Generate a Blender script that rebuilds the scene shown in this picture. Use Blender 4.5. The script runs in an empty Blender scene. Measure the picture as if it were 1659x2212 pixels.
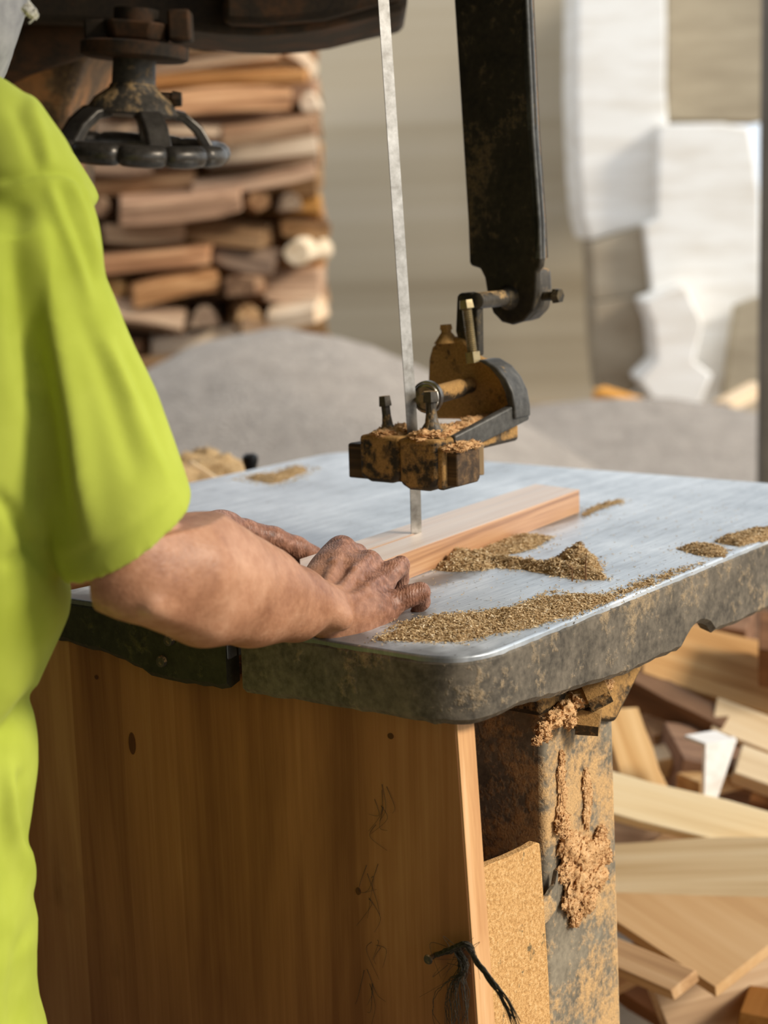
import bpy, bmesh, math, random
import numpy as np
from mathutils import Vector, Matrix

sc = bpy.context.scene
COL = sc.collection
# ------------------------------------------------------------------ camera
FPX = 3660.0
PITCH, ROLL = math.radians(10.2), math.radians(1.7)
CAM = Vector((0, 0, 1.4))
FWD = Vector((0, math.cos(PITCH), -math.sin(PITCH)))
R0, U0 = Vector((1, 0, 0)), Vector((0, math.sin(PITCH), math.cos(PITCH)))
RGT = R0 * math.cos(ROLL) - U0 * math.sin(ROLL)
UPV = R0 * math.sin(ROLL) + U0 * math.cos(ROLL)
cd = bpy.data.cameras.new('camera')
cam = bpy.data.objects.new('camera', cd)
COL.objects.link(cam)
m = Matrix((RGT, UPV, -FWD)).transposed().to_4x4()
m.translation = CAM
cam.matrix_world = m
cd.sensor_width = 36
cd.lens = FPX / 2212 * 36
cd.clip_start = 0.05
cd.clip_end = 200
cd.dof.use_dof = True
cd.dof.focus_distance = 1.70
cd.dof.aperture_fstop = cd.lens / 14.0
sc.camera = cam
# ------------------------------------------------------------------ light and exposure
w = bpy.data.worlds.new('sky')
sc.world = w
w.use_nodes = True
bg = w.node_tree.nodes['Background']
bg.inputs[0].default_value = (0.86, 0.93, 1.0, 1)
bg.inputs[1].default_value = 1.25
sd = bpy.data.lights.new('sun', 'SUN')
sun = bpy.data.objects.new('sun', sd)
COL.objects.link(sun)
sd.energy = 3.4
sd.color = (1.0, 0.91, 0.78)
sd.angle = math.radians(14)
sun.rotation_euler = Vector((0.80, -0.30, 0.52)).to_track_quat('Z', 'Y').to_euler()
sun.location = (6, -2, 5)
sc.view_settings.view_transform = 'Standard'
sc.view_settings.look = 'None'
sc.view_settings.exposure = 0.0
sc.view_settings.gamma = 1
sc.view_settings.use_curve_mapping = False
sc.cycles.use_denoising = True
sc.cycles.max_bounces = 6

# ------------------------------------------------------------------ pixel <-> place
def ray(x, y):
    return FWD + RGT * ((x - 829.5) / FPX) + UPV * ((1106 - y) / FPX)
def px(x, y, Y):                    # the place seen at a pixel, Y metres in front of the camera
    d = ray(x, y); return CAM + d * (Y / d.y)
def pz(x, y, z):                    # ... on a level plane
    d = ray(x, y); return CAM + d * ((z - CAM.z) / d.z)
C0 = pz(1000, 1430, 1.0)            # near corner of the saw table
AX_V = Vector((-0.8, 0.6, 0)); AX_U = Vector((0.6, 0.8, 0)); AX_Z = Vector((0, 0, 1))
def T(u, v, z): return Vector((C0.x, C0.y, 0)) + AX_U * u + AX_V * v + Vector((0, 0, z))
def pu(x, y, u):
    d = ray(x, y); return CAM + d * ((u - (CAM - C0).dot(AX_U)) / d.dot(AX_U))
def pv(x, y, v):
    d = ray(x, y); return CAM + d * ((v - (CAM - C0).dot(AX_V)) / d.dot(AX_V))
def pix(P):
    d = P - CAM; k = d.dot(FWD)
    return 829.5 + FPX * d.dot(RGT) / k, 1106 - FPX * d.dot(UPV) / k
ROT_T = Matrix((AX_U, AX_V, AX_Z)).transposed()     # local x,y,z -> u,v,z

# ------------------------------------------------------------------ mesh helpers
class MB:
    def __init__(s): s.v = []; s.f = []
    def add(s, vs, fs):
        n = len(s.v); s.v += [Vector(p) for p in vs]; s.f += [tuple(i + n for i in f) for f in fs]; return s
    def box(s, c, size, rot=None):
        c = Vector(c); h = Vector(size) / 2; rot = rot or Matrix.Identity(3)
        vs = [c + rot @ Vector((sx * h.x, sy * h.y, sz * h.z)) for sz in (-1, 1) for sy in (-1, 1) for sx in (-1, 1)]
        return s.add(vs, [(0, 2, 3, 1), (4, 5, 7, 6), (0, 1, 5, 4), (2, 6, 7, 3), (0, 4, 6, 2), (1, 3, 7, 5)])
    def prism(s, poly, off):        # poly: 3-D outline, off: extrusion vector
        n = len(poly); off = Vector(off); P = [Vector(p) for p in poly]
        nn = Vector((0, 0, 0))
        for i in range(n): nn += P[i].cross(P[(i + 1) % n])
        if nn.dot(off) > 0: P.reverse()
        return s.add(P + [p + off for p in P], [tuple(range(n))] + [tuple(range(2 * n - 1, n - 1, -1))] +
                     [(i, n + i, n + (i + 1) % n, (i + 1) % n) for i in range(n)])
    def loft(s, rings, cap=True):   # rings: lists of points, all of one length
        n = len(rings[0]); vs = [p for r in rings for p in r]; fs = []
        for k in range(len(rings) - 1):
            for i in range(n):
                j = (i + 1) % n
                fs.append((k * n + i, k * n + j, (k + 1) * n + j, (k + 1) * n + i))
        if cap:
            fs.append(tuple(range(n - 1, -1, -1))); L = (len(rings) - 1) * n
            fs.append(tuple(range(L, L + n)))
        return s.add(vs, fs)
    def tube(s, pts, rad, n=12, cap=True, flat=1.0, phase=0.0, upv=None):
        pts = [Vector(p) for p in pts]; N = len(pts)
        if not hasattr(rad, '__len__'): rad = [rad] * N
        t0 = (pts[1] - pts[0]).normalized()
        a = Vector(upv) if upv else (Vector((0, 0, 1)) if abs(t0.z) < .9 else Vector((1, 0, 0)))
        rings = []
        for k in range(N):
            t = (pts[min(k + 1, N - 1)] - pts[max(k - 1, 0)]).normalized()
            b = t.cross(a).normalized(); a2 = b.cross(t).normalized(); a = a2
            rings.append([pts[k] + (b * math.cos(q) + a2 * math.sin(q) * flat) * rad[k]
                          for q in [phase + 2 * math.pi * i / n for i in range(n)]])
        return s.loft([r[::1] for r in rings], cap)
    def hexbolt(s, p, d, rh, hh, rs, L):   # head at p looking along d (outward), shank the other way
        p = Vector(p); d = Vector(d).normalized()
        s.tube([p, p - d * hh * .85, p - d * hh], [rh * .88, rh, rh], 6)
        s.tube([p - d * hh * .9, p - d * (hh + L)], rs, 12)
        return s

WL = {}
def put(o, parent, loc, rot=None):
    loc = Vector(loc)
    if parent is not None:
        o.parent = parent; o.location = loc - WL[parent.as_pointer()]
    else: o.location = loc
    if rot is not None: o.rotation_euler = rot.to_euler()
    WL[o.as_pointer()] = loc
    return o
def tag(o, label=None, cat=None, group=None, kind=None):
    if label: o['label'] = label
    if cat: o['category'] = cat
    if group: o['group'] = group
    if kind: o['kind'] = kind
    return o
def empty(name, loc, label, cat, group=None):
    o = bpy.data.objects.new(name, None); COL.objects.link(o); o.empty_display_size = .05
    put(o, None, loc); return tag(o, label, cat, group)
def build(name, mb, mat, parent=None, bevel=0, seg=2, angle=35, origin=None, rot=None, smooth=True, label=None):
    """One mesh object. Vertices are given in world space; rot sets the object's own axes."""
    vs = mb.v
    if origin is None:
        lo = Vector([min(p[i] for p in vs) for i in range(3)]); hi = Vector([max(p[i] for p in vs) for i in range(3)])
        origin = (lo + hi) / 2
        if parent is None: origin.z = lo.z
    origin = Vector(origin)
    inv = rot.transposed() if rot is not None else None
    loc = [(inv @ (p - origin)) if inv else (p - origin) for p in vs]
    me = bpy.data.meshes.new(name)
    me.from_pydata([tuple(p) for p in loc], [], mb.f)
    me.validate(); me.update()
    bm = bmesh.new(); bm.from_mesh(me); bmesh.ops.recalc_face_normals(bm, faces=bm.faces); bm.to_mesh(me); bm.free()
    me.materials.append(mat)
    if smooth:
        me.polygons.foreach_set('use_smooth', [True] * len(me.polygons))
        me.set_sharp_from_angle(angle=math.radians(angle))
    o = bpy.data.objects.new(name, me); COL.objects.link(o)
    put(o, parent, origin, rot)
    if bevel:
        b = o.modifiers.new('bevel', 'BEVEL'); b.width = bevel; b.segments = seg; b.limit_method = 'ANGLE'; b.angle_limit = math.radians(32)
        b.harden_normals = False
    if label: o['label'] = label
    return o
def frame_from(d, up=(0, 0, 1)):
    x = Vector(d).normalized(); up = Vector(up)
    if abs(x.dot(up.normalized())) > .98: up = Vector((0, 1, 0))
    y = up.cross(x).normalized(); z = x.cross(y)
    return Matrix((x, y, z)).transposed()
RNG = random.Random(7)

# ------------------------------------------------------------------ material helpers
class NM:
    def __init__(s, name):
        s.m = bpy.data.materials.new(name); s.m.use_nodes = True; s.t = s.m.node_tree
        s.b = s.t.nodes['Principled BSDF']
    def n(s, typ, inp=None, **kw):
        q = s.t.nodes.new(typ)
        for k, v in kw.items(): setattr(q, k, v)
        for k, v in (inp or {}).items():
            if isinstance(v, bpy.types.NodeSocket): s.t.links.new(v, q.inputs[k])
            else: q.inputs[k].default_value = v
        return q
    def set(s, **kw):
        for k, v in kw.items():
            k = k.replace('_', ' ')
            if isinstance(v, bpy.types.NodeSocket): s.t.links.new(v, s.b.inputs[k])
            else: s.b.inputs[k].default_value = v
        return s
    def coord(s, out='Object', scale=(1, 1, 1), rnd=0.0, rot=(0, 0, 0)):
        c = s.n('ShaderNodeTexCoord').outputs[out]
        if rnd:
            oi = s.n('ShaderNodeObjectInfo').outputs['Random']
            mu = s.n('ShaderNodeMath', {0: oi, 1: rnd}, operation='MULTIPLY').outputs[0]
            c = s.n('ShaderNodeVectorMath', {0: c, 1: mu}, operation='ADD').outputs[0]
        return s.n('ShaderNodeMapping', {'Vector': c, 'Scale': scale, 'Rotation': rot}).outputs[0]
    def noise(s, vec, scale, detail=5, rough=.6, dist=0):
        return s.n('ShaderNodeTexNoise', {'Vector': vec, 'Scale': scale, 'Detail': detail, 'Roughness': rough, 'Distortion': dist}).outputs[0]
    def ramp(s, fac, stops):
        r = s.n('ShaderNodeValToRGB', {0: fac}); e = r.color_ramp.elements
        while len(e) < len(stops): e.new(.5)
        for k, (p, c) in enumerate(stops):
            e[k].position = p; e[k].color = (*c, 1) if len(c) == 3 else c
        return r.outputs[0]
    def mix(s, fac, a, b, mode='MIX'):
        q = s.n('ShaderNodeMix', data_type='RGBA', blend_type=mode)
        for k, v in ((0, fac), (6, a), (7, b)):
            if isinstance(v, bpy.types.NodeSocket): s.t.links.new(v, q.inputs[k])
            else: q.inputs[k].default_value = v if not hasattr(v, '__len__') else (*v[:3], 1)
        return q.outputs[2]
    def math(s, op, a, b=0.0, clamp=False):
        q = s.n('ShaderNodeMath', {0: a, 1: b}, operation=op); q.use_clamp = clamp; return q.outputs[0]
    def bump(s, h, strength=.3, dist=.002):
        s.set(Normal=s.n('ShaderNodeBump', {'Height': h, 'Strength': strength, 'Distance': dist}).outputs[0])
        return s
def sr(r, g, b):                    # sRGB 0-255 to linear
    return tuple(((c / 255) / 12.92 if c / 255 <= .04045 else ((c / 255 + .055) / 1.055) ** 2.4) for c in (r, g, b))

def wood(name, dark, mid, light, across=30, rough=.6, vary=.0, bump=.25, along=1.2, axis=0, spec=.3, hue=0.03):
    q = NM(name)
    sc_ = [across] * 3; sc_[axis] = along
    c = q.coord('Object', tuple(sc_), rnd=23.0)
    n1 = q.noise(c, 1.0, 4, .55, .6)
    sc2 = [across * 6] * 3; sc2[axis] = along * 3
    n2 = q.noise(q.coord('Object', tuple(sc2), rnd=11.0), 1.0, 3, .6)
    f = q.math('ADD', q.math('MULTIPLY', n1, .75), q.math('MULTIPLY', n2, .25))
    col = q.ramp(f, [(.32, dark), (.5, mid), (.68, light)])
    if vary:
        oi = q.n('ShaderNodeObjectInfo').outputs['Random']
        v = q.n('ShaderNodeMapRange', {0: oi, 3: 1 - vary, 4: 1 + vary * .6}).outputs[0]
        oi2 = q.math('FRACT', q.math('MULTIPLY', oi, 37.7))
        h = q.n('ShaderNodeMapRange', {0: oi2, 3: .5 - hue, 4: .5 + hue * .6}).outputs[0]
        s2 = q.n('ShaderNodeMapRange', {0: q.math('FRACT', q.math('MULTIPLY', oi, 91.3)), 3: .75, 4: 1.15}).outputs[0]
        col = q.n('ShaderNodeHueSaturation', {'Color': col, 'Value': v, 'Hue': h, 'Saturation': s2}).outputs[0]
    q.set(Base_Color=col, Roughness=rough, Specular_IOR_Level=spec)
    q.bump(f, bump, .0015)
    return q.m

def iron(name, dark, mid, dust=None, dust_up=0.0, dust_noise=0.5, rough=.6, metal=.4, bump=.35, scale=1.0, dscale=14, rust=None):
    q = NM(name)
    c = q.coord('Object')
    n1 = q.noise(c, 18 * scale, 6, .65, .3)
    n2 = q.noise(c, 130 * scale, 3, .6)
    f = q.math('ADD', q.math('MULTIPLY', n1, .6), q.math('MULTIPLY', n2, .4))
    col = q.ramp(f, [(.35, dark), (.66, mid)])
    if rust:
        col = q.mix(q.ramp(q.noise(c, 9 * scale, 5, .7), [(.5, (0, 0, 0)), (.62, (1, 1, 1))]), col, rust)
    h = f
    met = metal
    if dust:
        nz = q.n('ShaderNodeSeparateXYZ', {0: q.n('ShaderNodeNewGeometry').outputs['Normal']}).outputs[2]
        k = q.math('ADD', q.math('MULTIPLY', nz, dust_up), q.math('ADD', q.math('MULTIPLY', q.noise(c, dscale, 6, .7), 1.0), q.math('MULTIPLY', q.math('SUBTRACT', n2, .5), .35)))
        fac = q.ramp(k, [(1 - dust_noise - .07, (0, 0, 0)), (1 - dust_noise + .07, (1, 1, 1))])
        dn = q.noise(c, 420, 3, .7)
        dc = q.ramp(dn, [(.3, tuple(x * .66 for x in dust)), (.7, tuple(min(1, x * 1.18) for x in dust))])
        col = q.mix(fac, col, dc)
        met = q.math('MULTIPLY', q.math('SUBTRACT', 1.0, fac), metal)
        h = q.math('ADD', h, q.math('MULTIPLY', fac, q.math('ADD', .6, dn)))
        rgh = q.n('ShaderNodeMapRange', {0: fac, 3: rough, 4: .95}).outputs[0]
        q.set(Roughness=rgh)
    else: q.set(Roughness=rough)
    q.set(Base_Color=col, Metallic=met, Specular_IOR_Level=.35)
    q.bump(h, bump, .0015)
    return q.m
# =================================================================== the setting
q = NM('floor_dust')
c = q.coord('Object')
n1 = q.noise(c, .9, 6, .65); n2 = q.noise(c, 40, 4, .7)
q.set(Base_Color=q.mix(q.ramp(n1, [(.4, (0, 0, 0)), (.62, (1, 1, 1))]), sr(150, 140, 130), sr(168, 148, 118)), Roughness=.95, Specular_IOR_Level=.1)
q.bump(n2, .5, .01); M_FLOOR = q.m
q = NM('wall_sheets')
c = q.coord('Object')
band = q.noise(q.coord('Object', (.05, 1, 1.7)), 1.0, 3, .6)
seam = q.noise(q.coord('Object', (.15, 1, 9)), 1.0, 2, .5)
f = q.math('ADD', q.math('MULTIPLY', band, .75), q.math('MULTIPLY', seam, .25))
q.set(Base_Color=q.ramp(f, [(.3, sr(150, 136, 112)), (.5, sr(176, 164, 142)), (.7, sr(188, 178, 160))]), Roughness=.9, Specular_IOR_Level=.1)
M_WALL = q.m
q = NM('block_roof_dark')
q.set(Base_Color=(.10, .085, .07, 1), Roughness=.9); M_BLOCK_ROOF = q.m
q = NM('block_wall_dark')
q.set(Base_Color=(.06, .05, .04, 1), Roughness=.9); M_BLOCK_WALL = q.m

b = MB().box((0, 6, -.1), (34, 30, .2))
tag(build('floor', b, M_FLOOR), kind='structure')
b = MB().box((0, 12.2, 1.6), (4.6, .3, 3.2)); b.v = [v + Vector((.0, 0, 0)) for v in b.v]
o = build('wall_back', b, M_WALL); tag(o, kind='structure')
b = MB().box((-.8, -1.2, 3.5), (6.6, 9.6, .08))  # unseen roof added to block sky light on the camera side
tag(build('sky_block_roof', b, M_BLOCK_ROOF), kind='structure')
b = MB().box((-4.0, .8, 1.73), (.12, 8.4, 3.46))  # unseen dark wall, added to block light from the left
tag(build('sky_block_left', b, M_BLOCK_WALL), kind='structure')
b = MB().box((-.8, -4.2, 1.73), (6.4, .12, 3.46))  # unseen dark wall behind the camera, added to block light
tag(build('sky_block_front', b, M_BLOCK_WALL), kind='structure')
# =================================================================== the band saw
M_IRON = iron('dark_cast_iron', sr(38, 35, 30), sr(78, 72, 62), rough=.55, metal=.25, bump=.5)
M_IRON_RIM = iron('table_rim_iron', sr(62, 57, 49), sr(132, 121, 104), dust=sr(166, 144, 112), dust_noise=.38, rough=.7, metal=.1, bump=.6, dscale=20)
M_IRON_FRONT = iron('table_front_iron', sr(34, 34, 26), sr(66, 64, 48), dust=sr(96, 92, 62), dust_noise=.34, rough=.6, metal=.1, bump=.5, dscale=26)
M_DUSTY = iron('sawdust_caked_iron', sr(40, 35, 28), sr(80, 66, 46), dust=sr(178, 136, 80), dust_up=.26, dust_noise=.53, rough=.6, metal=.2, bump=.7, dscale=24)
M_CAKED = iron('thickly_caked_iron', sr(50, 42, 30), sr(90, 70, 46), dust=sr(188, 144, 84), dust_up=.2, dust_noise=.64, rough=.6, metal=.1, bump=.8, dscale=22)
M_DUSTY_LIGHT = iron('dusted_iron', sr(52, 48, 42), sr(98, 90, 78), dust=sr(176, 144, 98), dust_up=.22, dust_noise=.34, rough=.5, metal=.25, bump=.5, dscale=30)
M_POST = iron('guide_post_iron', sr(36, 33, 27), sr(68, 60, 46), dust=sr(104, 88, 60), dust_noise=.38, rough=.55, metal=.25, bump=.35, dscale=16)
M_EDGE = iron('worn_edge_iron', sr(78, 78, 76), sr(128, 126, 120), rough=.45, metal=.4, bump=.3)
M_FRAME = iron('rusty_frame', sr(84, 66, 46), sr(150, 116, 76), rust=sr(204, 142, 84), dust=sr(206, 164, 104), dust_noise=.38, dust_up=.1, rough=.75, metal=.05, bump=.5, dscale=8)
M_DARKFRAME = iron('dark_frame', sr(36, 29, 20), sr(62, 48, 31), rust=sr(84, 56, 32), rough=.8, metal=.05, bump=.4)
M_COLUMN = iron('dust_streaked_column', sr(100, 92, 78), sr(156, 144, 122), dust=sr(208, 168, 116), dust_noise=.48, rough=.8, metal=.0, bump=.6, dscale=11)
M_COLSHADE = iron('column_side_shade', sr(30, 26, 20), sr(46, 38, 28), rough=.8, metal=.0)
M_STEEL = iron('bright_steel', sr(150, 142, 130), sr(214, 206, 194), rough=.32, metal=.9, bump=.1)
M_ZINC = iron('zinc_thread', sr(120, 108, 82), sr(176, 158, 118), rough=.4, metal=.6, bump=.1)
M_RUBBER = iron('black_bearing', sr(22, 22, 22), sr(46, 46, 46), rough=.35, metal=.4, bump=.1)

# scuffed bright table plate
q = NM('table_plate')
c = q.coord('Object')
st = q.noise(q.coord('Object', (3.2, 60, 1)), 1.0, 5, .65)
fine = q.noise(q.coord('Object', (26, 320, 1)), 1.0, 3, .6)
patch = q.noise(c, 5.5, 6, .62, .4)
pit = q.noise(c, 160, 3, .6)
f = q.math('ADD', q.math('MULTIPLY', patch, .40), q.math('ADD', q.math('MULTIPLY', st, .32), q.math('MULTIPLY', fine, .28)))
col = q.ramp(f, [(.34, sr(128, 134, 140)), (.46, sr(186, 194, 201)), (.60, sr(226, 231, 235))])
col = q.mix(q.ramp(pit, [(.66, (0, 0, 0)), (.72, (1, 1, 1))]), col, sr(96, 92, 86))
pos = q.n('ShaderNodeSeparateXYZ', {0: c})              # worn dark band along the front edge
wear = q.math('ADD', q.math('MULTIPLY', pos.outputs[0], -1.0), q.math('MULTIPLY', q.math('SUBTRACT', q.noise(c, 9, 4), .5), .16))
wear = q.math('MULTIPLY', q.ramp(wear, [(.445, (0, 0, 0)), (.48, (1, 1, 1))]), .8)
col = q.mix(wear, col, sr(92, 92, 92))
for (sx_, sy_), la, lb in (((955, 1252), .075, .030), ((1195, 1128), .10, .020), ((870, 1330), .05, .03)):   # dark patches beside the batten: grime, and its reflection painted in
    sp = pz(sx_, sy_, 1.0) - T(.5, .46, 1.0)
    dv = q.n('ShaderNodeVectorMath', {0: c, 1: (sp.dot(AX_U), sp.dot(AX_V), 0)}, operation='SUBTRACT').outputs[0]
    dv = q.n('ShaderNodeVectorMath', {0: dv, 1: (1 / la, 1 / lb, 0)}, operation='MULTIPLY').outputs[0]
    dl = q.n('ShaderNodeVectorMath', {0: dv}, operation='LENGTH').outputs['Value']
    gr = q.math('ADD', dl, q.math('MULTIPLY', q.math('SUBTRACT', q.noise(c, 30, 4), .5), 1.2))
    col = q.mix(q.math('MULTIPLY', q.ramp(gr, [(.45, (1, 1, 1)), (1.0, (0, 0, 0))]), .7), col, sr(98, 88, 76))
q.set(Base_Color=col, Metallic=.45, Roughness=q.ramp(f, [(.3, (.30,) * 3), (.7, (.48,) * 3)]), Specular_IOR_Level=.5)
q.bump(q.math('ADD', fine, q.math('MULTIPLY', pit, .6)), .12, .0006)
M_PLATE = q.m

SAW = empty('bandsaw', T(.30, .3, 0), 'old dark cast iron bandsaw with dusty square table and upper blade guide', 'bandsaw')

# ---- table: a plate with rounded corners and the blade slot, and a deep cast rim
def rounded(pts, rads, n=8):
    out = []
    N = len(pts)
    for i, p in enumerate(pts):
        p = Vector((*p, 0)); a = Vector((*pts[i - 1], 0)); b_ = Vector((*pts[(i + 1) % N], 0)); r = rads[i]
        if r == 0: out.append((p.x, p.y)); continue
        d1 = (a - p).normalized(); d2 = (b_ - p).normalized()
        for k in range(n + 1):
            t = k / n
            s_ = p + d1 * r * (1 - t) ** 2 + d2 * r * t ** 2
            out.append((s_.x, s_.y))
    return out
TU, TV = 1.012, .925
outline = rounded([(0, -.004), (TU, -.006), (TU, TV), (0, TV), (0, .282), (.35, .305), (.35, .287), (0, .262)],
                  [.062, .06, .075, .05, .004, .003, .003, .004], 10)
b = MB().prism([T(u, v, .962) for u, v in outline], (0, 0, .038))
table = build('table', b, M_PLATE, SAW, bevel=.0025, origin=T(.5, .46, .98), rot=ROT_T, label='scuffed bright steel work surface')
# cast rim below the plate; its lower edge is uneven
def rimline(lst, t):
    for (a, za), (c_, zc) in zip(lst, lst[1:]):
        if a <= t <= c_: return za + (zc - za) * (t - a) / (c_ - a)
    return lst[-1][1]
def rim(name, path, low, mat, seed, thick=.018, top=.9975, out=.0015):
    rg = random.Random(seed); P = [Vector((*p, 0)) for p in path]; rings = []; s_ = 0; N = len(P)
    for k in range(N):
        t = (P[min(k + 1, N - 1)] - P[max(k - 1, 0)]).normalized(); nrm = Vector((t.y, -t.x, 0))
        if k: s_ += (P[k] - P[k - 1]).length
        z = rimline(low, s_) + rg.uniform(-.0012, .0012)
        o_ = P[k] + nrm * out; i_ = P[k] - nrm * thick
        w_ = rg.uniform(-.0006, .0006)
        prof = [(o_ - nrm * .004, top), (o_ + nrm * w_, top - .005), (o_ + nrm * w_, (top + z) / 2), (o_, z + .006), (o_ - nrm * .006, z), (i_, z + .004), (i_, top - .04), (i_, top - .002)]
        rings.append([T(a.x, a.y, zz) for a, zz in prof])
    return MB().loft(rings)
def dense(path, step):
    out = []
    for a, b_ in zip(path, path[1:]):
        a = Vector(a); b_ = Vector(b_); n = max(1, int((b_ - a).length / step))
        out += [tuple(a.lerp(b_, i / n)) for i in range(n)]
    return out + [tuple(path[-1])]
i0 = next(i for i, p in enumerate(outline) if p[0] > .04 and abs(p[1] + .004) < .004)
corner = [p for p in outline[:11]]            # from the front edge round to the right edge
pathA = dense([(0, .262)] + corner + [(.98, -.006)], .012)
LA = [(0, .932), (.012, .932), (.20, .936), (.262, .9345), (.33, .936), (.43, .926), (.545, .917), (.62, .917), (.66, .9145), (.672, .930), (.70, .936), (.725, .930), (.735, .918), (.80, .914), (1.4, .914)]
LA = [(s_, z) for s_, z in LA]
b = rim('rim', pathA, LA, M_IRON_RIM, 3)
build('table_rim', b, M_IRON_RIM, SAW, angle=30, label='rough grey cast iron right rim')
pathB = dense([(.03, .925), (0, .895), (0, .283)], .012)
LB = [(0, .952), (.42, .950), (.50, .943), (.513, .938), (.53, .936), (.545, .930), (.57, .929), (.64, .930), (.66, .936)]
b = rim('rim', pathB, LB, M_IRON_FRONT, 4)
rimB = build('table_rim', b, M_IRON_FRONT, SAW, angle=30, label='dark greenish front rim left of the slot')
for q_ in ((366, 1382), (350, 1428)):
    P = pu(*q_, -.003); b = MB().tube([P + AX_U * .012, P - AX_U * .003, P - AX_U * .004], [.006, .006, .0045], 10)
    build('screw', b, M_DUSTY_LIGHT, rimB)
pathC = dense([(.95, -.006), (1.012, .05), (1.012, .86), (.95, .925), (.03, .925)], .02)
b = rim('rim', pathC, [(0, .93), (3, .93)], M_IRON, 5)
build('table_rim', b, M_IRON, SAW, angle=30)
# knob at the far left edge of the table
P = pz(541, 1001, 1.0); b = MB().tube([P - Vector((0, 0, .02)), P + Vector((0, 0, .004)), P + Vector((0, 0, .012)), P + Vector((0, 0, .016))], [.006, .013, .013, .008], 12)
build('knob', b, M_RUBBER, SAW)

# ---- base column below the table
b = MB().prism([T(.226, .055, 0), T(.226, .52, 0), T(.408, .52, 0), T(.408, .055, 0)], (0, 0, .90))
for v_ in b.v:
    if v_.z > .5 and (v_ - C0).dot(AX_U) > .3: v_ -= AX_U * .038
rot = ROT_T
col_ = build('column', b, M_COLUMN, SAW, bevel=.008, seg=3, origin=T(.3, .3, .4), rot=rot, label='sawdust streaked iron column')
b = MB().prism([T(.2245, .075, .02), T(.2245, .50, .02), T(.226, .50, .02), T(.226, .075, .02)], (0, 0, .87))  # thin dark sheet that paints the shade on this column face
build('shade_sheet', b, M_COLSHADE, col_, label='column side with its shade painted dark')
# flange and trunnion bolts where column meets table
b = MB()
b.prism([T(.21, .05, .885), T(.21, .54, .885), T(.43, .54, .885), T(.43, .05, .885)], (0, 0, .05))
b.prism([T(.30, .045, .86), T(.31, .045, .90), T(.42, .045, .915), T(.44, .045, .90), T(.36, .045, .84)], AX_V * .06)
build('trunnion', b, M_DUSTY, SAW, bevel=.006, seg=3)
P = pv(1290, 1508, .03)
b = MB().hexbolt(P + Vector((0, 0, .014)) - AX_V * .012, AX_U * .5 - AX_V * .7 + AX_Z * .35, .019, .024, .012, .05)
build('bolt', b, M_DUSTY, SAW, angle=25)
P = pv(1285, 1560, .03)
b = MB().hexbolt(P - AX_V * .006, AX_U * .35 - AX_V * .8 + AX_Z * -.1, .016, .024, .010, .05)
build('bolt', b, M_DUSTY, SAW, angle=25)
# small bent tab between side board and column
pts = [pv(1172, 1946, .045), pv(1185, 1935, .045), pv(1200, 1912, .045), pv(1206, 1880, .045)]
b = MB()
for w0, w1 in ((0, 1),):
    rings = []
    for p in pts:
        rings.append([p, p + Vector((0, 0, -.028)), p + Vector((0, 0, -.028)) + AX_V * .006, p + AX_V * .006])
    b.loft(rings)
build('bracket', b, M_COLUMN, SAW, bevel=.001)

# ---- blade: a thin steel band from the upper wheel down through the table
def band(points, width, th, dirv):
    rings = []
    for p in points:
        d = Vector(dirv).normalized(); nn = d.cross(Vector((0, 0, 1))).normalized()
        rings.append([p - d * width / 2 - nn * th / 2, p + d * width / 2 - nn * th / 2, p + d * width / 2 + nn * th / 2, p - d * width / 2 + nn * th / 2])
    return MB().loft(rings)
bu, bv = .341, .293
top_ = px(824, -60, T(bu, bv, 0).y + .02)
pl = [T(bu, bv, .90), T(bu, bv, 1.0), T(bu, bv, 1.10)] + [T(bu, bv, 1.12).lerp(top_, t) for t in (.12, .3, .55, .8, 1)]
b = band(pl, .0135, .0012, AX_U * .75 - AX_V * .35)
build('blade', b, M_STEEL, SAW, smooth=False, label='thin shiny steel saw band')

# ---- upper frame arm, neck, tension hub and handwheel
def slab(poly, Y0, Y1):
    r0 = [px(x, y, Y0) for x, y in poly]
    r1 = [p + Vector((0, Y1 - Y0, 0)) for p in r0]
    return MB().loft([r0, r1])
arm = [(-300, -260), (905, -260), (882, -40), (880, 6), (872, 21), (770, 44), (700, 62), (640, 71), (560, 76), (480, 73), (425, 67), (395, 66), (300, 56), (180, 50), (60, 46), (-300, 60)]
build('upper_arm', slab(arm, 2.46, 2.78), M_DARKFRAME, SAW, bevel=.012, seg=3, angle=50)
b = slab([(480, -200), (890, -200), (878, -10), (700, 40), (560, 52), (480, 50)], 2.42, 2.50)
build('arm_web', b, M_DARKFRAME, SAW, bevel=.01)
neck = [(-420, 40), (235, 40), (222, 70), (196, 108), (178, 138), (160, 190), (146, 240), (139, 300), (136, 380), (140, 480), (150, 700), (158, 1000), (150, 2380), (-260, 2380), (-300, 1000)]
nk = build('neck', slab(neck, 2.60, 2.90), M_FRAME, SAW, bevel=.02, seg=3, angle=50, label='rust brown curved cast neck')
b = MB().tube([px(-80, 150, 2.6), px(40, 90, 2.57), px(140, 66, 2.55), px(240, 50, 2.54)], [.05, .05, .045, .03], 14)
build('rib', b, M_DARKFRAME, nk, angle=60)
HY = 2.34
K = HY / FPX                                      # metres per pixel at the hub
axis = (px(292, 90, HY) - px(283, 330, HY)).normalized(); axis = (axis + Vector((0, -.10, 0))).normalized()
def hub(y): 
    t = (y - 90) / 240.0
    return px(292 - 9 * t, y, HY)
hc = hub(322)
b = MB().tube([hub(20), hub(96), hub(97)], [.030, .030, .03], 18, upv=(0, 1, 0))
b.tube([hub(94), hub(98), hub(124), hub(129)], [.066, .072, .072, .066], 36, upv=(0, 1, 0))
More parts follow.
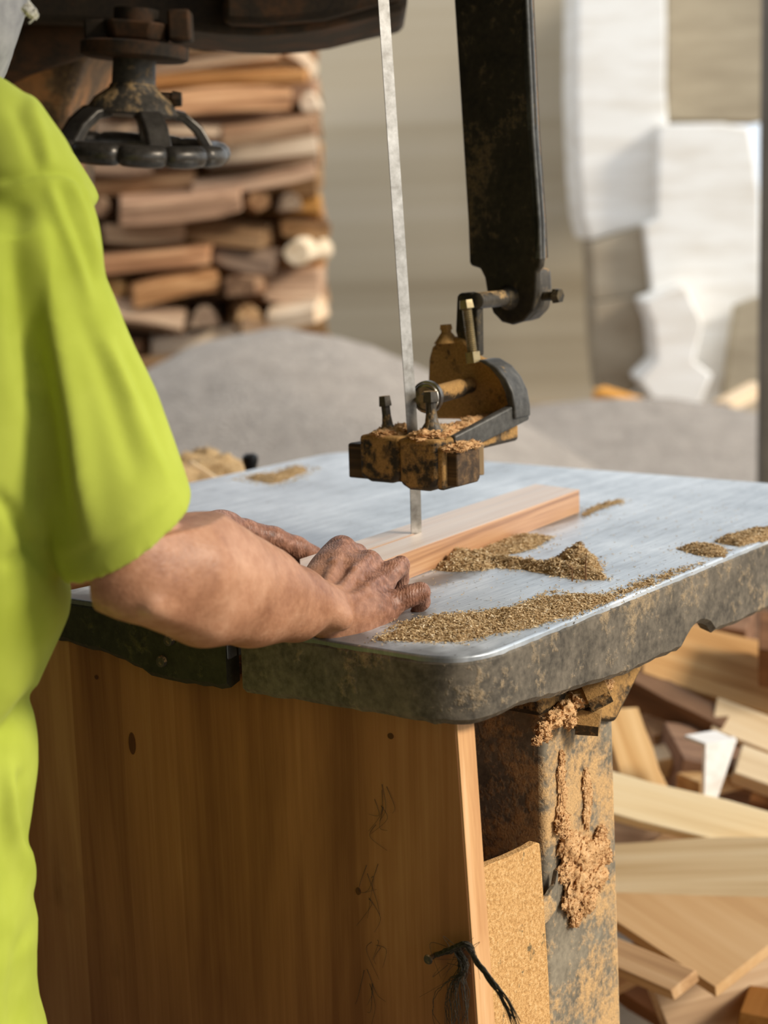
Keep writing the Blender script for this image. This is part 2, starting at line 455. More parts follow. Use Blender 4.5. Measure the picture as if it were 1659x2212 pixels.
build('hub_disc', b, M_DARKFRAME, SAW, angle=40)
b = MB().tube([hub(50), hub(70), hub(90)], [.055, .05, .045], 6, upv=(0, 1, 0)); 
b.box(hub(60) + Vector((.06, 0, .0)), (.03, .05, .04)); b.box(hub(72) - Vector((.05, 0, .0)), (.03, .05, .035))
build('gland', b, M_DARKFRAME, SAW, bevel=.004)
# rim with finger scallops
N = 168; RW = 201 * K
ex = (Vector((1, 0, 0)) - axis * axis.x).normalized(); ey = axis.cross(ex)
ring = []
for i in range(N):
    q_ = 2 * math.pi * i / N
    lob = abs(math.sin(q_ * 6))
    rr = RW - .004 + .006 * lob ** .5
    tr = .0135 - .005 * (1 - lob ** .35)
    cc = hc + (ex * math.cos(q_) + ey * math.sin(q_)) * (rr - .012)
    er = ex * math.cos(q_) + ey * math.sin(q_)
    ring.append([cc + er * math.cos(a) * tr * 1.25 + axis * math.sin(a) * .0150 * (tr / .0135) ** .5 for a in [2 * math.pi * k / 12 for k in range(12)]])
b = MB(); nv = 12
vs = [p for r in ring for p in r]
b.add(vs, [(i * nv + k, i * nv + (k + 1) % nv, ((i + 1) % N) * nv + (k + 1) % nv, ((i + 1) % N) * nv + k) for i in range(N) for k in range(nv)])
M_WHEEL = iron('handwheel_iron', sr(58, 54, 48), sr(104, 98, 90), rough=.34, metal=.55, bump=.25)
hw = build('handwheel', b, M_WHEEL, SAW, angle=60, origin=hc, label='scalloped dark iron handwheel')
# hub boss and arched spokes
b = MB().tube([hub(126), hub(182), hub(186), hub(192), hub(215), hub(246), hub(252)], [.0285, .0295, .032, .033, .052, .064, .060], 28, upv=(0, 1, 0))
build('hub_boss', b, M_DUSTY_LIGHT, hw, angle=40)
for k in range(5):
    q_ = math.radians(-62 + 72 * k)
    er = ex * math.cos(q_) + ey * math.sin(q_); et = axis.cross(er)
    base = hub(240); pts = []
    prof = [(.045, 0), (.068, -.004), (.088, -.02), (.104, -.044), (RW - .016, -.0515)]
    rings = []
    for j, (rr, dz) in enumerate(prof):
        p = base + er * rr + axis * dz
        wd = .0165; tk = .007
        t = Vector((prof[min(j + 1, 4)][0] - prof[max(j - 1, 0)][0], prof[min(j + 1, 4)][1] - prof[max(j - 1, 0)][1], 0)).normalized()
        nrm = er * -t.y + axis * t.x
        rings.append([p - et * wd - nrm * tk, p + et * wd - nrm * tk, p + et * wd + nrm * tk, p - et * wd + nrm * tk])
    build('spoke', MB().loft(rings), M_WHEEL, hw, bevel=.003)
P = hub(208)
b = MB().hexbolt(P + ex * .065, ex * 1.0 + axis * .06, .0115, .012, .0085, .04)
build('set_screw', b, M_DARKFRAME, hw, angle=25)
# ledge of the lower housing beyond the table (carries loose dust)
b = MB().prism([T(.62, 1.00, .0), T(.62, 1.6, .0), T(1.15, 1.6, .0), T(1.15, 1.00, .0)], (0, 0, .925))
build('lower_housing', b, M_FRAME, SAW, bevel=.02, seg=3)

# ---- guide post: channel bar with a rounded clamp end
PU = .545
def post_pt(x, y, du=0): return pu(x, y, PU) + AX_U * du
face = [(970, -160), (1132, -160), (1139, 0), (1152, 280), (1166, 480), (1168, 562), (1166, 577), (1158, 586), (1157, 640), (1150, 672), (1130, 694), (1105, 702), (1083, 696), (1064, 676), (1056, 654), (1050, 625), (1046, 600), (1036, 580), (1016, 574), (1013, 566), (1010, 480), (994, 220), (980, 0)]
b = MB().prism([post_pt(x, y) for x, y in face], AX_U * .012)
post = build('guide_post', b, M_POST, SAW, bevel=.003, seg=3)
# right flange and rear flange of the channel
e0 = [(1132, -160), (1139, 0), (1152, 280), (1166, 480), (1168, 562)]
b = MB().loft([[post_pt(x, y), post_pt(x, y) + AX_V * .010, post_pt(x, y) + AX_V * .010 + AX_U * .0135, post_pt(x, y) + AX_U * .0135] for x, y in e0])
build('flange', b, M_EDGE, post, bevel=.002, label='worn bare steel front edge')
b = MB().loft([[post_pt(x, y, .0225) - AX_V * -.012, post_pt(x, y, .0225) + AX_V * .06, post_pt(x, y, .0365) + AX_V * .06, post_pt(x, y, .0365) + AX_V * .012 * 1] for x, y in e0[:-1] + [(1170, 560)]])
build('flange', b, M_POST, post, bevel=.002)
b = MB().loft([[post_pt(x, y, .010) + AX_V * .008, post_pt(x, y, .010) + AX_V * .05, post_pt(x, y, .026) + AX_V * .05, post_pt(x, y, .026) + AX_V * .008] for x, y in e0])
build('web', b, M_DUSTY, post)
# clamp boss behind the face at the lower end
boss = [(1110, 590), (1152, 580), (1156, 640), (1150, 672), (1130, 692), (1105, 700), (1084, 692)]
b = MB().prism([post_pt(x, y, .011) for x, y in boss], AX_U * .032)
build('clamp_boss', b, M_DUSTY_LIGHT, post, bevel=.006, seg=3)
P0_ = pu(1028, 650, .472); P1_ = post_pt(1098, 643, 0)
b = MB().tube([P0_, P0_.lerp(P1_, .02), P1_, P1_ + AX_U * .03], [.008, .0098, .0098, .0098], 20)
build('rod', b, M_DUSTY_LIGHT, post, angle=40)
b = MB().tube([P1_ - AX_U * .012, P1_ - AX_U * .004, P1_ + AX_U * .002], [.0105, .0135, .0165], 20)
build('collar', b, M_POST, post, angle=60)
P = pu(1208, 639, PU + .02)
b = MB().hexbolt(P - AX_V * .002, -AX_V + AX_Z * .03, .0098, .0085, .0055, .045)
build('set_screw', b, M_POST, post, angle=25)

# ---- guide bracket: two clamp lugs, base arm, upright plate, bearing, bolts, wooden block
UF = .315                                         # front plane of the lugs
def g(x, y, u=UF): return pu(x, y, u)
zt = g(862, 945).z; zb = g(890, 1058).z
gb_v0 = (g(950, 950) - C0).dot(AX_V)
def vof(x, y, u=UF): return (g(x, y, u) - C0).dot(AX_V)
va, vb = vof(864, 1000), vof(948, 1000)           # inner lug: left and right
vc, vd = vof(778, 980), vof(868, 980)             # outer lug
zt2 = g(800, 940).z
b = MB()
lug = lambda v0, v1, z0, z1, u0, u1: b.prism([T(u0, v0, z0 + .012), T(u0, v0, z1), T(u0, v1, z1), T(u0, v1, z0 + .006), T(u0, v1 + (v0 - v1) * .25, z0), T(u0, v0 + (v1 - v0) * .2, z0)], AX_U * (u1 - u0))
lug(vb, va - .0015, zb, zt, UF - .004, UF + .060)
b.box(T(UF + .085, (va + vb) / 2, zt - .011), (.165, abs(va - vb), .022), ROT_T)
gbr = build('guide_bracket', b, M_DUSTY, SAW, bevel=.005, seg=3, origin=T(UF + .06, (va + vb) / 2, zt), label='dust caked cast bracket holding the blade guides')
b = MB(); lug(vd + .0015, vc, zb + .005, zt2, UF - .002, UF + .058)
b.box(T(UF + .07, (vc + vd) / 2 - .004, zt2 - .02), (.05, .045, .03), ROT_T)
build('outer_lug', b, M_DUSTY, gbr, bevel=.005, seg=3)
# upright plate behind
UP = .468
plate = [(1104, 908), (1104, 880), (1098, 850), (1084, 818), (1062, 792), (1040, 776), (1024, 770), (1012, 744), (1000, 732), (975, 728), (948, 734), (932, 750), (925, 776), (923, 830), (930, 905)]
pp = [pu(x, y, UP) for x, y in plate]
b = MB().prism([p for p in pp], AX_U * .016)
build('upright_plate', b, M_CAKED, gbr, bevel=.004, seg=3)
# thick curved right rim of the casting
rimp = [(1036, 778), (1062, 794), (1082, 818), (1096, 848), (1102, 880), (1103, 905)]
rings = []
for x, y in rimp:
    p = pu(x, y, UP - .020); rings.append([p + AX_V * .004 + AX_Z * .000, p - AX_V * .007, p - AX_V * .007 + AX_U * .034, p + AX_V * .004 + AX_U * .034])
b = MB().loft(rings)
vr = (pu(1101, 900, UP - .02) - C0).dot(AX_V) - .006; zr = pu(1103, 905, UP).z
b.loft([[T(UF + .03, vb - .002, zt - .022), T(UF + .03, vb + .006, zt - .022), T(UF + .03, vb + .006, zt + .001), T(UF + .03, vb - .002, zt + .001)],
        [T(UP, vr, zr - .004), T(UP, vr + .012, zr - .004), T(UP, vr + .012, zr + .022), T(UP, vr, zr + .022)],
        [T(UP + .014, vr, zr - .002), T(UP + .014, vr + .012, zr - .002), T(UP + .014, vr + .012, zr + .024), T(UP + .014, vr, zr + .024)]])
M_GRIM = iron('bare_casting_rim', sr(56, 54, 50), sr(104, 101, 95), dust=sr(160, 130, 84), dust_noise=.30, rough=.5, metal=.3, bump=.5, dscale=40)
build('casting_rim', b, M_GRIM, gbr, bevel=.004, seg=3, angle=45, label='bare dark grey right rim')
# bearing shaft, bearing and blade backstop
s0 = pu(1016, 832, UP); s1 = pu(926, 857, UP - .105)
b = MB().tube([s0 + (s0 - s1) * .1, s1], [.0092, .0092], 18); b.tube([s1.lerp(s0, .08), s1.lerp(s0, .75)], [.0108, .0108], 18)
build('bearing_shaft', b, M_DUSTY, gbr, angle=40)
d = (s1 - s0).normalized(); bc = s1 + d * .006
b = MB().tube([bc - d * .008, bc - d * .007, bc - d * .001, bc], [.0165, .0188, .0188, .0165], 28)
b.tube([bc + d * .0, bc + d * .004], [.0125, .0125], 24); b.tube([bc + d * .003, bc + d * .012], [.006, .005], 14)
be = build('bearing', b, M_RUBBER, gbr, angle=35, label='small black roller bearing')
N2 = 32; ex2 = (AX_Z - d * d.dot(AX_Z)).normalized(); ey2 = d.cross(ex2); vs = []
for i in range(N2):
    q_ = 2 * math.pi * i / N2; er = ex2 * math.cos(q_) + ey2 * math.sin(q_)
    vs += [bc + er * .0150 + d * .0005, bc + er * .0166 + d * .0005, bc + er * .0158 + d * .0018]
b.add(vs, [(i * 3 + k, i * 3 + (k + 1) % 3, ((i + 1) % N2) * 3 + (k + 1) % 3, ((i + 1) % N2) * 3 + k) for i in range(N2) for k in range(3)])
build('race', b, M_STEEL, be, label='bright steel race')
pe = pu(1072, 806, UP + .03); pe2 = pu(1094, 803, UP + .046)
b = MB().tube([pe - AX_U * .02, pe2 - (pe2 - pe) * .12, pe2], [.0088, .0088, .0065], 18)
build('shaft_end', b, M_EDGE, gbr, angle=50)
# bolts on the lugs
for (hx, hy), (bx, by), uu, rh in (((930, 851), (933, 920), UF + .028, .0098), ((831, 861), (838, 925), UF + .03, .0082)):
    p0 = pu(hx, hy, uu); p1 = pu(bx, by, uu)
    d_ = (p0 - p1).normalized()
    b = MB().hexbolt(p0 + d_ * .003, d_, rh, .0115, rh * .62, (p1 - p0).length)
    b.tube([p1 + d_ * .016, p1 + d_ * .004, p1 - d_ * .006], [rh * .62, rh * .8, rh * 1.5], 14)
    build('lug_bolt', b, M_DUSTY_LIGHT, gbr, angle=28)
# long threaded bolt with nut
p0 = pu(1006, 648, UP - .012); p1 = pu(1023, 782, UP - .012); d_ = (p0 - p1).normalized()
b = MB().hexbolt(p0, d_, .0095, .010, .0056, .0)
L = (p1 - p0).length; nth = 26; pts = []; rad = []
for i in range(nth * 2 + 1):
    pts.append(p0 - d_ * (.008 + (L - .008) * i / (nth * 2))); rad.append(.0062 if i % 2 else .0052)
b.tube(pts, rad, 16)
lb = build('long_bolt', b, M_ZINC, gbr, angle=22, label='long threaded zinc bolt')
b = MB().tube([p1 + d_ * .012, p1 - d_ * .001], [.0096, .0096], 6); build('nut', b, M_ZINC, lb, angle=25)
# stub bolt at the plate's top left
p0 = pu(963, 701, UP + .004); d_ = (AX_Z + AX_V * .05).normalized()
b = MB().hexbolt(p0, d_, .0085, .006, .0062, .014); b.tube([p0 - d_ * .010, p0 - d_ * .022], [.007, .016], 14)
build('stub_bolt', b, M_CAKED, gbr, angle=30)
# strap hanging from the rod
st_ = [(986, 640), (992, 633), (1016, 631), (1027, 640), (1031, 660), (1033, 770), (1000, 770), (983, 716)]
b = MB().prism([pu(x, y, UP + .004) for x, y in st_], AX_U * .014)
build('hanger_strap', b, M_POST, gbr, bevel=.003, seg=3)
# wooden guide bar through both lugs
W_GUIDE = wood('oily_guide_wood', sr(42, 32, 22), sr(78, 58, 36), sr(128, 98, 62), across=90, bump=.5, axis=1)
vL, vR = vof(745, 990), vof(981, 1015)
zw1 = g(955, 974).z; zw0 = g(955, 1052).z
sec = [(UF + .006, zw0), (UF + .006, zw1 - .001), (UF + .010, zw1), (UF + .050, zw1 - .001), (UF + .052, zw1 - .004), (UF + .052, zw0 + .004), (UF + .047, zw0)]
b = MB().loft([[T(u_, v_, z_) for u_, z_ in sec] for v_ in (vR, vR + .02, (vR + vL) / 2, vL - .01, vL)])
gw = build('guide_block', b, W_GUIDE, gbr, bevel=.002, origin=T(UF + .025, (vL + vR) / 2, (zw0 + zw1) / 2), rot=ROT_T, label='oily square wooden guide block')
sec2 = [(u_ * .94 + (UF + .025) * .06, z_ * .93 + (zw0 + zw1) / 2 * .07) for u_, z_ in sec]
for a_, c_ in ((UF + .0075, UF + .033), (UF + .0345, UF + .0505)):
    b = MB().prism([T(a_, vR - .006, zw0 + .002), T(a_, vR - .006, zw1 - .002), T(c_, vR - .006, zw1 - .003), T(c_, vR - .006, zw0 + .003)], AX_V * .008)
    build('end_grain', b, wood('worn_end_grain', sr(104, 84, 58), sr(146, 120, 86), sr(176, 150, 112), across=70, axis=2), gw, bevel=.0015, origin=T((a_ + c_) / 2, vR, (zw0 + zw1) / 2), rot=ROT_T, label='paler end grain')
# clamp straps around the block
for v_ in (vb - .007,):
    b = MB()
    b.prism([T(UF - .001, v_, zw0 - .004), T(UF - .001, v_, zw1 + .004), T(UF + .055, v_, zw1 + .004), T(UF + .055, v_, zw0 - .004)], AX_V * .010)
    build('clamp_strap', b, M_DUSTY, gbr, bevel=.003)
# =================================================================== work piece and boards round the saw
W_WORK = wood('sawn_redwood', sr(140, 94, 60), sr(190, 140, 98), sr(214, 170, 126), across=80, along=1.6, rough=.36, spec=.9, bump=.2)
for n_ in W_WORK.node_tree.nodes:
    if n_.type == 'BSDF_PRINCIPLED': n_.inputs['Sheen Weight'].default_value = .35; n_.inputs['Sheen Roughness'].default_value = .4
_q = NM.__new__(NM); _q.m = W_WORK; _q.t = W_WORK.node_tree; _q.b = _q.t.nodes['Principled BSDF']       # pale sky glare painted into the colour of the level top
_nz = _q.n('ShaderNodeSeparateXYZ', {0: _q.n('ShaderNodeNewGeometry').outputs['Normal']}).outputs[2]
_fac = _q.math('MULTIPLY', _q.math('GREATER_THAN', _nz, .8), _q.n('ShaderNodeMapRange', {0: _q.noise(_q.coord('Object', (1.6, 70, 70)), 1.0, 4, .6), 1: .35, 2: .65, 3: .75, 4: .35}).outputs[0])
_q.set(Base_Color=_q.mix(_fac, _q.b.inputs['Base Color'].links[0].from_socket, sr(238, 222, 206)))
ZW = .031
def wp(x, y): return pz(x, y, 1.0 + ZW)
e_r = wp(1252, 1057); e_l = wp(1156, 1045)
n_r = wp(800, 1221); n_l = wp(770, 1168)
dr = (e_r - n_r).normalized(); dl = (e_l - n_l).normalized()
near_r = n_r - dr * .125; near_l = n_l - dl * .110
top = [near_r, near_l, e_l, e_r]
kerf = (wp(905, 1153) - n_r).dot(AX_V)
dm = (dr + dl).normalized(); rotw = frame_from(dm)
cpos = sum(top, Vector()) / 4 - Vector((0, 0, ZW / 2))
# the kerf runs from the near end to the blade: two tongues and the uncut rest
blade_p = T(.341 + .004, .293, 1.0 + ZW)
def lerp(a, b_, t): return a + (b_ - a) * t
def cross(pt):      # parameters of the cross-cut through pt
    tl = (pt - near_l).dot(dl) / (e_l - near_l).length; tr = (pt - near_r).dot(dr) / (e_r - near_r).length
    return lerp(near_l, e_l, tl), lerp(near_r, e_r, tr)
cl, cr_ = cross(blade_p)
fk = (blade_p - cl).length / (cr_ - cl).length
k_near = lerp(near_l, near_r, fk)
ww = (cr_ - cl).normalized() * .0011
outl = [near_l, k_near - ww, blade_p - ww, blade_p + ww, k_near + ww, near_r, cr_, e_r, e_l, cl]
b = MB().prism([p - Vector((0, 0, ZW)) for p in outl], (0, 0, ZW))
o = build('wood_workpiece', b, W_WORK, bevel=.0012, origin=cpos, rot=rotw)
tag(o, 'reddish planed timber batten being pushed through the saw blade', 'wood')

# plywood panel closing the front of the base
q = NM('varnished_panel')
sep = q.n('ShaderNodeSeparateXYZ', {0: q.coord('Object')})
wob = q.noise(q.coord('Object', (1, 2, .7)), 1.0, 3, .5)
yy = q.math('ADD', q.math('MULTIPLY', sep.outputs[1], 13.0), q.math('MULTIPLY', wob, .55))
stave = q.n('ShaderNodeTexWhiteNoise', {1: q.math('FLOOR', yy)}, noise_dimensions='1D').outputs[0]
big = q.noise(q.coord('Object', (1, 5, .8)), 1.3, 4, .55, 1.2)
fig = q.noise(q.coord('Object', (1, 34, 1.6)), 1.0, 4, .6, .8)
fine = q.noise(q.coord('Object', (1, 190, 4)), 1.0, 4, .6)
blot = q.noise(q.coord('Object', (1, 9, 5)), 1.0, 5, .6)
f = q.math('ADD', q.math('MULTIPLY', big, .59), q.math('ADD', q.math('MULTIPLY', fig, .25), q.math('MULTIPLY', fine, .16)))
cath = q.n('ShaderNodeTexWave', {'Vector': q.coord('Object', (1, 1, .16)), 'Scale': 3.2, 'Distortion': 11.0, 'Detail': 2.0, 'Detail Scale': .7}, wave_type='RINGS').outputs[1]
f = q.math('ADD', f, q.math('MULTIPLY', q.math('SUBTRACT', cath, .5), .045))
f = q.math('ADD', f, q.math('MULTIPLY', q.math('SUBTRACT', stave, .5), .16))
col = q.ramp(f, [(.34, sr(136, 86, 52)), (.50, sr(174, 118, 74)), (.66, sr(204, 150, 100))])
col = q.mix(q.math('MULTIPLY', q.ramp(blot, [(.62, (0, 0, 0)), (.75, (1, 1, 1))]), .35), col, sr(100, 64, 36))
q.set(Base_Color=col, Roughness=.62, Specular_IOR_Level=.25)
q.bump(f, .12, .001)
M_PANEL = q.m
M_PLY = wood('panel_core', sr(186, 132, 84), sr(214, 164, 112), sr(232, 190, 142), across=40, axis=2, bump=.25)
PANU = .022
tr_ = pu(984, 1560, PANU); br_ = pu(1034, 2270, PANU)
vtr, vbr = (tr_ - C0).dot(AX_V), (br_ - C0).dot(AX_V)
slope = (vbr - vtr) / (br_.z - tr_.z)
def panv(z): return vtr + slope * (z - tr_.z)
zt_, zb_ = .944, .012
b = MB().prism([T(PANU, panv(zb_), zb_), T(PANU, panv(zt_), zt_), T(PANU, .80, zt_), T(PANU, .80, zb_)], AX_U * .0285)
PANEL = empty('wooden_panel', T(PANU + .014, .4, zb_), 'large brown varnished wooden panel closing the front below the saw table', 'wooden panel')
build('board', b, M_PANEL, PANEL, bevel=.0015, origin=T(PANU + .014, .4, .5), rot=ROT_T)
b = MB().prism([T(PANU + .0005, panv(zb_) - .0012, zb_ + .001), T(PANU + .0005, panv(zt_) - .0012, zt_ - .001), T(PANU + .028, panv(zt_) - .0012, zt_ - .001), T(PANU + .028, panv(zb_) - .0012, zb_ + .001)], AX_V * .0014)
build('edge_strip', b, M_PLY, PANEL, origin=T(PANU + .014, panv(.5), .5), rot=ROT_T, label='pale sawn right edge')
# knots and a filled dent in the panel face
M_KNOT = wood('knot', sr(60, 32, 14), sr(88, 48, 22), sr(110, 64, 30), across=60, bump=.6, axis=2)
for kx, ky, rx, ry in ((286, 1606, 9, 26), (209, 1463, 5, 5), (844, 1590, 7, 7), (774, 1925, 6, 9)):
    P = pu(kx, ky, PANU)
    k_ = P.y / FPX
    vs = [P + AX_V * math.cos(a) * rx * k_ * 1.2 + AX_Z * math.sin(a) * ry * k_ for a in [2 * math.pi * i / 14 for i in range(14)]]
    b = MB().prism([p + AX_U * .004 for p in vs], -AX_U * .0046)
    build('knot', b, M_KNOT, PANEL)

# sawdust crusted side board
q = NM('sawdust_crust')
c = q.coord('Object')
n1 = q.noise(c, 260, 3, .7); n2 = q.noise(c, 14, 5, .65); n3 = q.noise(c, 60, 4, .7)
col = q.ramp(n1, [(.3, sr(176, 130, 78)), (.55, sr(216, 170, 112)), (.75, sr(234, 196, 144))])
hole = q.ramp(q.math('ADD', q.math('MULTIPLY', n3, .7), q.math('MULTIPLY', n2, .4)), [(.66, (0, 0, 0)), (.72, (1, 1, 1))])
col = q.mix(hole, col, sr(120, 104, 76))
q.set(Base_Color=col, Roughness=.95, Specular_IOR_Level=.05)
q.bump(q.math('ADD', n1, n3), .75, .003); M_CRUST = q.m
SB = .042
s_poly = [pv(1033, 1882, SB), pv(1060, 1866, SB), pv(1100, 1851, SB), pv(1140, 1832, SB), pv(1160, 1820, SB), pv(1166, 1822, SB), pv(1169, 1850, SB), pv(1176, 1960, SB), pv(1186, 2120, SB), pv(1192, 2300, SB)]
zlow = .012
uL = (s_poly[0] - C0).dot(AX_U) - .03; uR = (s_poly[-1] - C0).dot(AX_U)
lo = [T(uR + .02, SB, zlow), T(uL, SB, zlow), T(uL, SB, s_poly[0].z - .001)]
b = MB().prism(s_poly + lo, AX_V * .010)
o = build('side_board', b, M_CRUST, bevel=.001)
tag(o, 'sawdust crusted board standing between wooden panel and iron column', 'board')

# nail with a knotted dark cord
P = pu(940, 2063, PANU)
NAIL = empty('nail', P, 'old round headed nail in the lower right of the wooden panel', 'nail')
b = MB().tube([P - AX_U * .013, P - AX_U * .0115, P - AX_U * .0105, P + AX_U * .004], [.0042, .0050, .0026, .0024], 14)
build('nail', b, M_DUSTY_LIGHT, NAIL)
q = NM('dark_cord'); c = q.coord('Object')
q.set(Base_Color=q.ramp(q.noise(c, 300, 3), [(.35, sr(30, 27, 22)), (.7, sr(82, 74, 60))]), Roughness=.8); M_CORD = q.m
rg = random.Random(11)
def strand(b, pts, r, wob=.0):
    P_ = []
    for i in range(len(pts) - 1):
        for k in range(6):
            t = k / 6
            p0 = pts[max(i - 1, 0)]; p1 = pts[i]; p2 = pts[i + 1]; p3 = pts[min(i + 2, len(pts) - 1)]
            P_.append(.5 * ((2 * p1) + (p2 - p0) * t + (2 * p0 - 5 * p1 + 4 * p2 - p3) * t * t + (3 * p1 - p0 - 3 * p2 + p3) * t ** 3))
    P_.append(pts[-1])
    if wob: P_ = [p + Vector((rg.gauss(0, wob), rg.gauss(0, wob), rg.gauss(0, wob))) for p in P_]
    b.tube(P_, [r * (1 - .6 * i / len(P_)) for i in range(len(P_))], 5)
b = MB()
for k in range(22):                                 # bundle wrapped from the nail over the panel edge
    o_ = PANU - .006 - rg.uniform(0, .006)
    j = lambda s_: rg.uniform(-s_, s_)
    strand(b, [pu(944 + j(4), 2062 + j(5), o_), pu(975 + j(5), 2052 + j(7), o_ - .002), pu(1003 + j(5), 2040 + j(6), o_ - .003), pu(1022 + j(4), 2052 + j(6), o_ - .001)], .0009, .0003)
for k in range(16):                                 # long tail to the lower right across the edge
    o_ = PANU - .010; j = lambda s_: rg.uniform(-s_, s_)
    spread = rg.gauss(0, 6) if k < 12 else rg.gauss(0, 16)
    strand(b, [pu(1008 + j(4), 2040 + j(4), o_), pu(1030 + spread * .4, 2078 + j(5), o_), pu(1062 + spread * .8, 2120 + j(6), o_ - .004), pu(1090 + spread, 2160 + j(8), o_ - .006), pu(1112 + spread * 1.2, 2212 + j(16), o_ - .006)], .0010 if k < 12 else .0004, .0002)
for k in range(34):                                 # frayed strands hanging down the panel
    o_ = PANU - .003 - rg.uniform(0, .008); j = lambda s_: rg.uniform(-s_, s_)
    bx = rg.gauss(0, 14)
    strand(b, [pu(985 + j(10), 2050 + j(6), o_), pu(1002 + j(12), 2085 + j(10), o_), pu(988 + bx, 2130 + j(12), o_), pu(985 + bx * 1.4 + j(8), 2175 + j(10), o_), pu(988 + bx + j(10), 2225 + j(20), o_)], .00045, .0005)
for k in range(16):
    o_ = PANU - .004; j = lambda s_: rg.uniform(-s_, s_); x0, y0 = 990 + j(25), 2060 + j(25)
    strand(b, [pu(x0, y0, o_), pu(x0 + j(40), y0 + j(40), o_ - .004), pu(x0 + j(60), y0 + 30 + j(50), o_ - .006)], .0003)
o = build('cord', b, M_CORD, angle=60)
tag(o, 'frayed dark cord knotted on the nail and hanging over the panel edge', 'cord')
# loose hairs caught on the panel near its middle
b = MB()
for x0, y0, n in ((815, 1740, 7), (800, 1900, 6), (805, 2080, 9)):
    for k in range(n):
        j = lambda s_: rg.uniform(-s_, s_)
        a = (x0 + j(20), y0 + j(50))
        strand(b, [pu(a[0], a[1], PANU - .0006), pu(a[0] + j(25), a[1] + 30 + j(30), PANU - .0012), pu(a[0] + j(30), a[1] + 60 + j(40), PANU - .0008)], .00025)
o = build('fibres', b, M_CORD)
tag(o, 'thin dark fibres stuck to the middle of the brown panel', 'fibres', kind='stuff')
# =================================================================== sawdust
q = NM('sawdust')
c = q.coord('Object'); n1 = q.noise(c, 330, 3, .7); n2 = q.noise(c, 40, 4, .6)
col = q.ramp(n1, [(.28, sr(142, 114, 78)), (.5, sr(186, 156, 114)), (.72, sr(218, 192, 152))])
q.set(Base_Color=col, Roughness=.95, Specular_IOR_Level=.05); q.bump(n1, .8, .002); M_DUST = q.m
q = NM('wood_chip')
oi = q.n('ShaderNodeTexCoord').outputs['Object']
n1 = q.noise(oi, 210, 1, .5)
q.set(Base_Color=q.ramp(n1, [(.25, sr(146, 118, 82)), (.42, sr(194, 164, 120)), (.58, sr(216, 190, 148)), (.76, sr(240, 224, 194))]), Roughness=.85, Specular_IOR_Level=.1); M_CHIP = q.m
def inside(p, poly):
    x, y = p; r = False
    for (x0, y0), (x1, y1) in zip(poly, poly[1:] + poly[:1]):
        if (y0 > y) != (y1 > y) and x < (x1 - x0) * (y - y0) / (y1 - y0) + x0: r = not r
    return r
def edge_dist(p, poly):
    p = np.array(p); dmin = 9
    for a, b_ in zip(poly, poly[1:] + poly[:1]):
        a = np.array(a); b_ = np.array(b_); t = np.clip((p - a) @ (b_ - a) / max(1e-12, (b_ - a) @ (b_ - a)), 0, 1)
        dmin = min(dmin, np.linalg.norm(p - a - t * (b_ - a)))
    return dmin
def chip(b, P, rg, L, wd, lift=.6):
    a = rg.uniform(0, 2 * math.pi); e = rg.uniform(-.5, .5) * lift
    d = Vector((math.cos(a) * math.cos(e), math.sin(a) * math.cos(e), math.sin(e)))
    s_ = d.cross(Vector((rg.gauss(0, .4), rg.gauss(0, .4), 1))).normalized()
    n_ = s_.cross(d)
    cu = rg.uniform(-.25, .35) * L
    b.add([P - d * L / 2 - s_ * wd / 2, P - d * L / 2 + s_ * wd / 2, P + n_ * cu + s_ * wd * .6 + n_ * .0002, P + n_ * cu - s_ * wd * .6, P + d * L / 2 + n_ * .0003, P + n_ * (cu - wd * .6)],
          [(0, 1, 2, 3), (3, 2, 4), (0, 5, 1), (1, 5, 2), (2, 5, 4), (4, 5, 3), (3, 5, 0)])
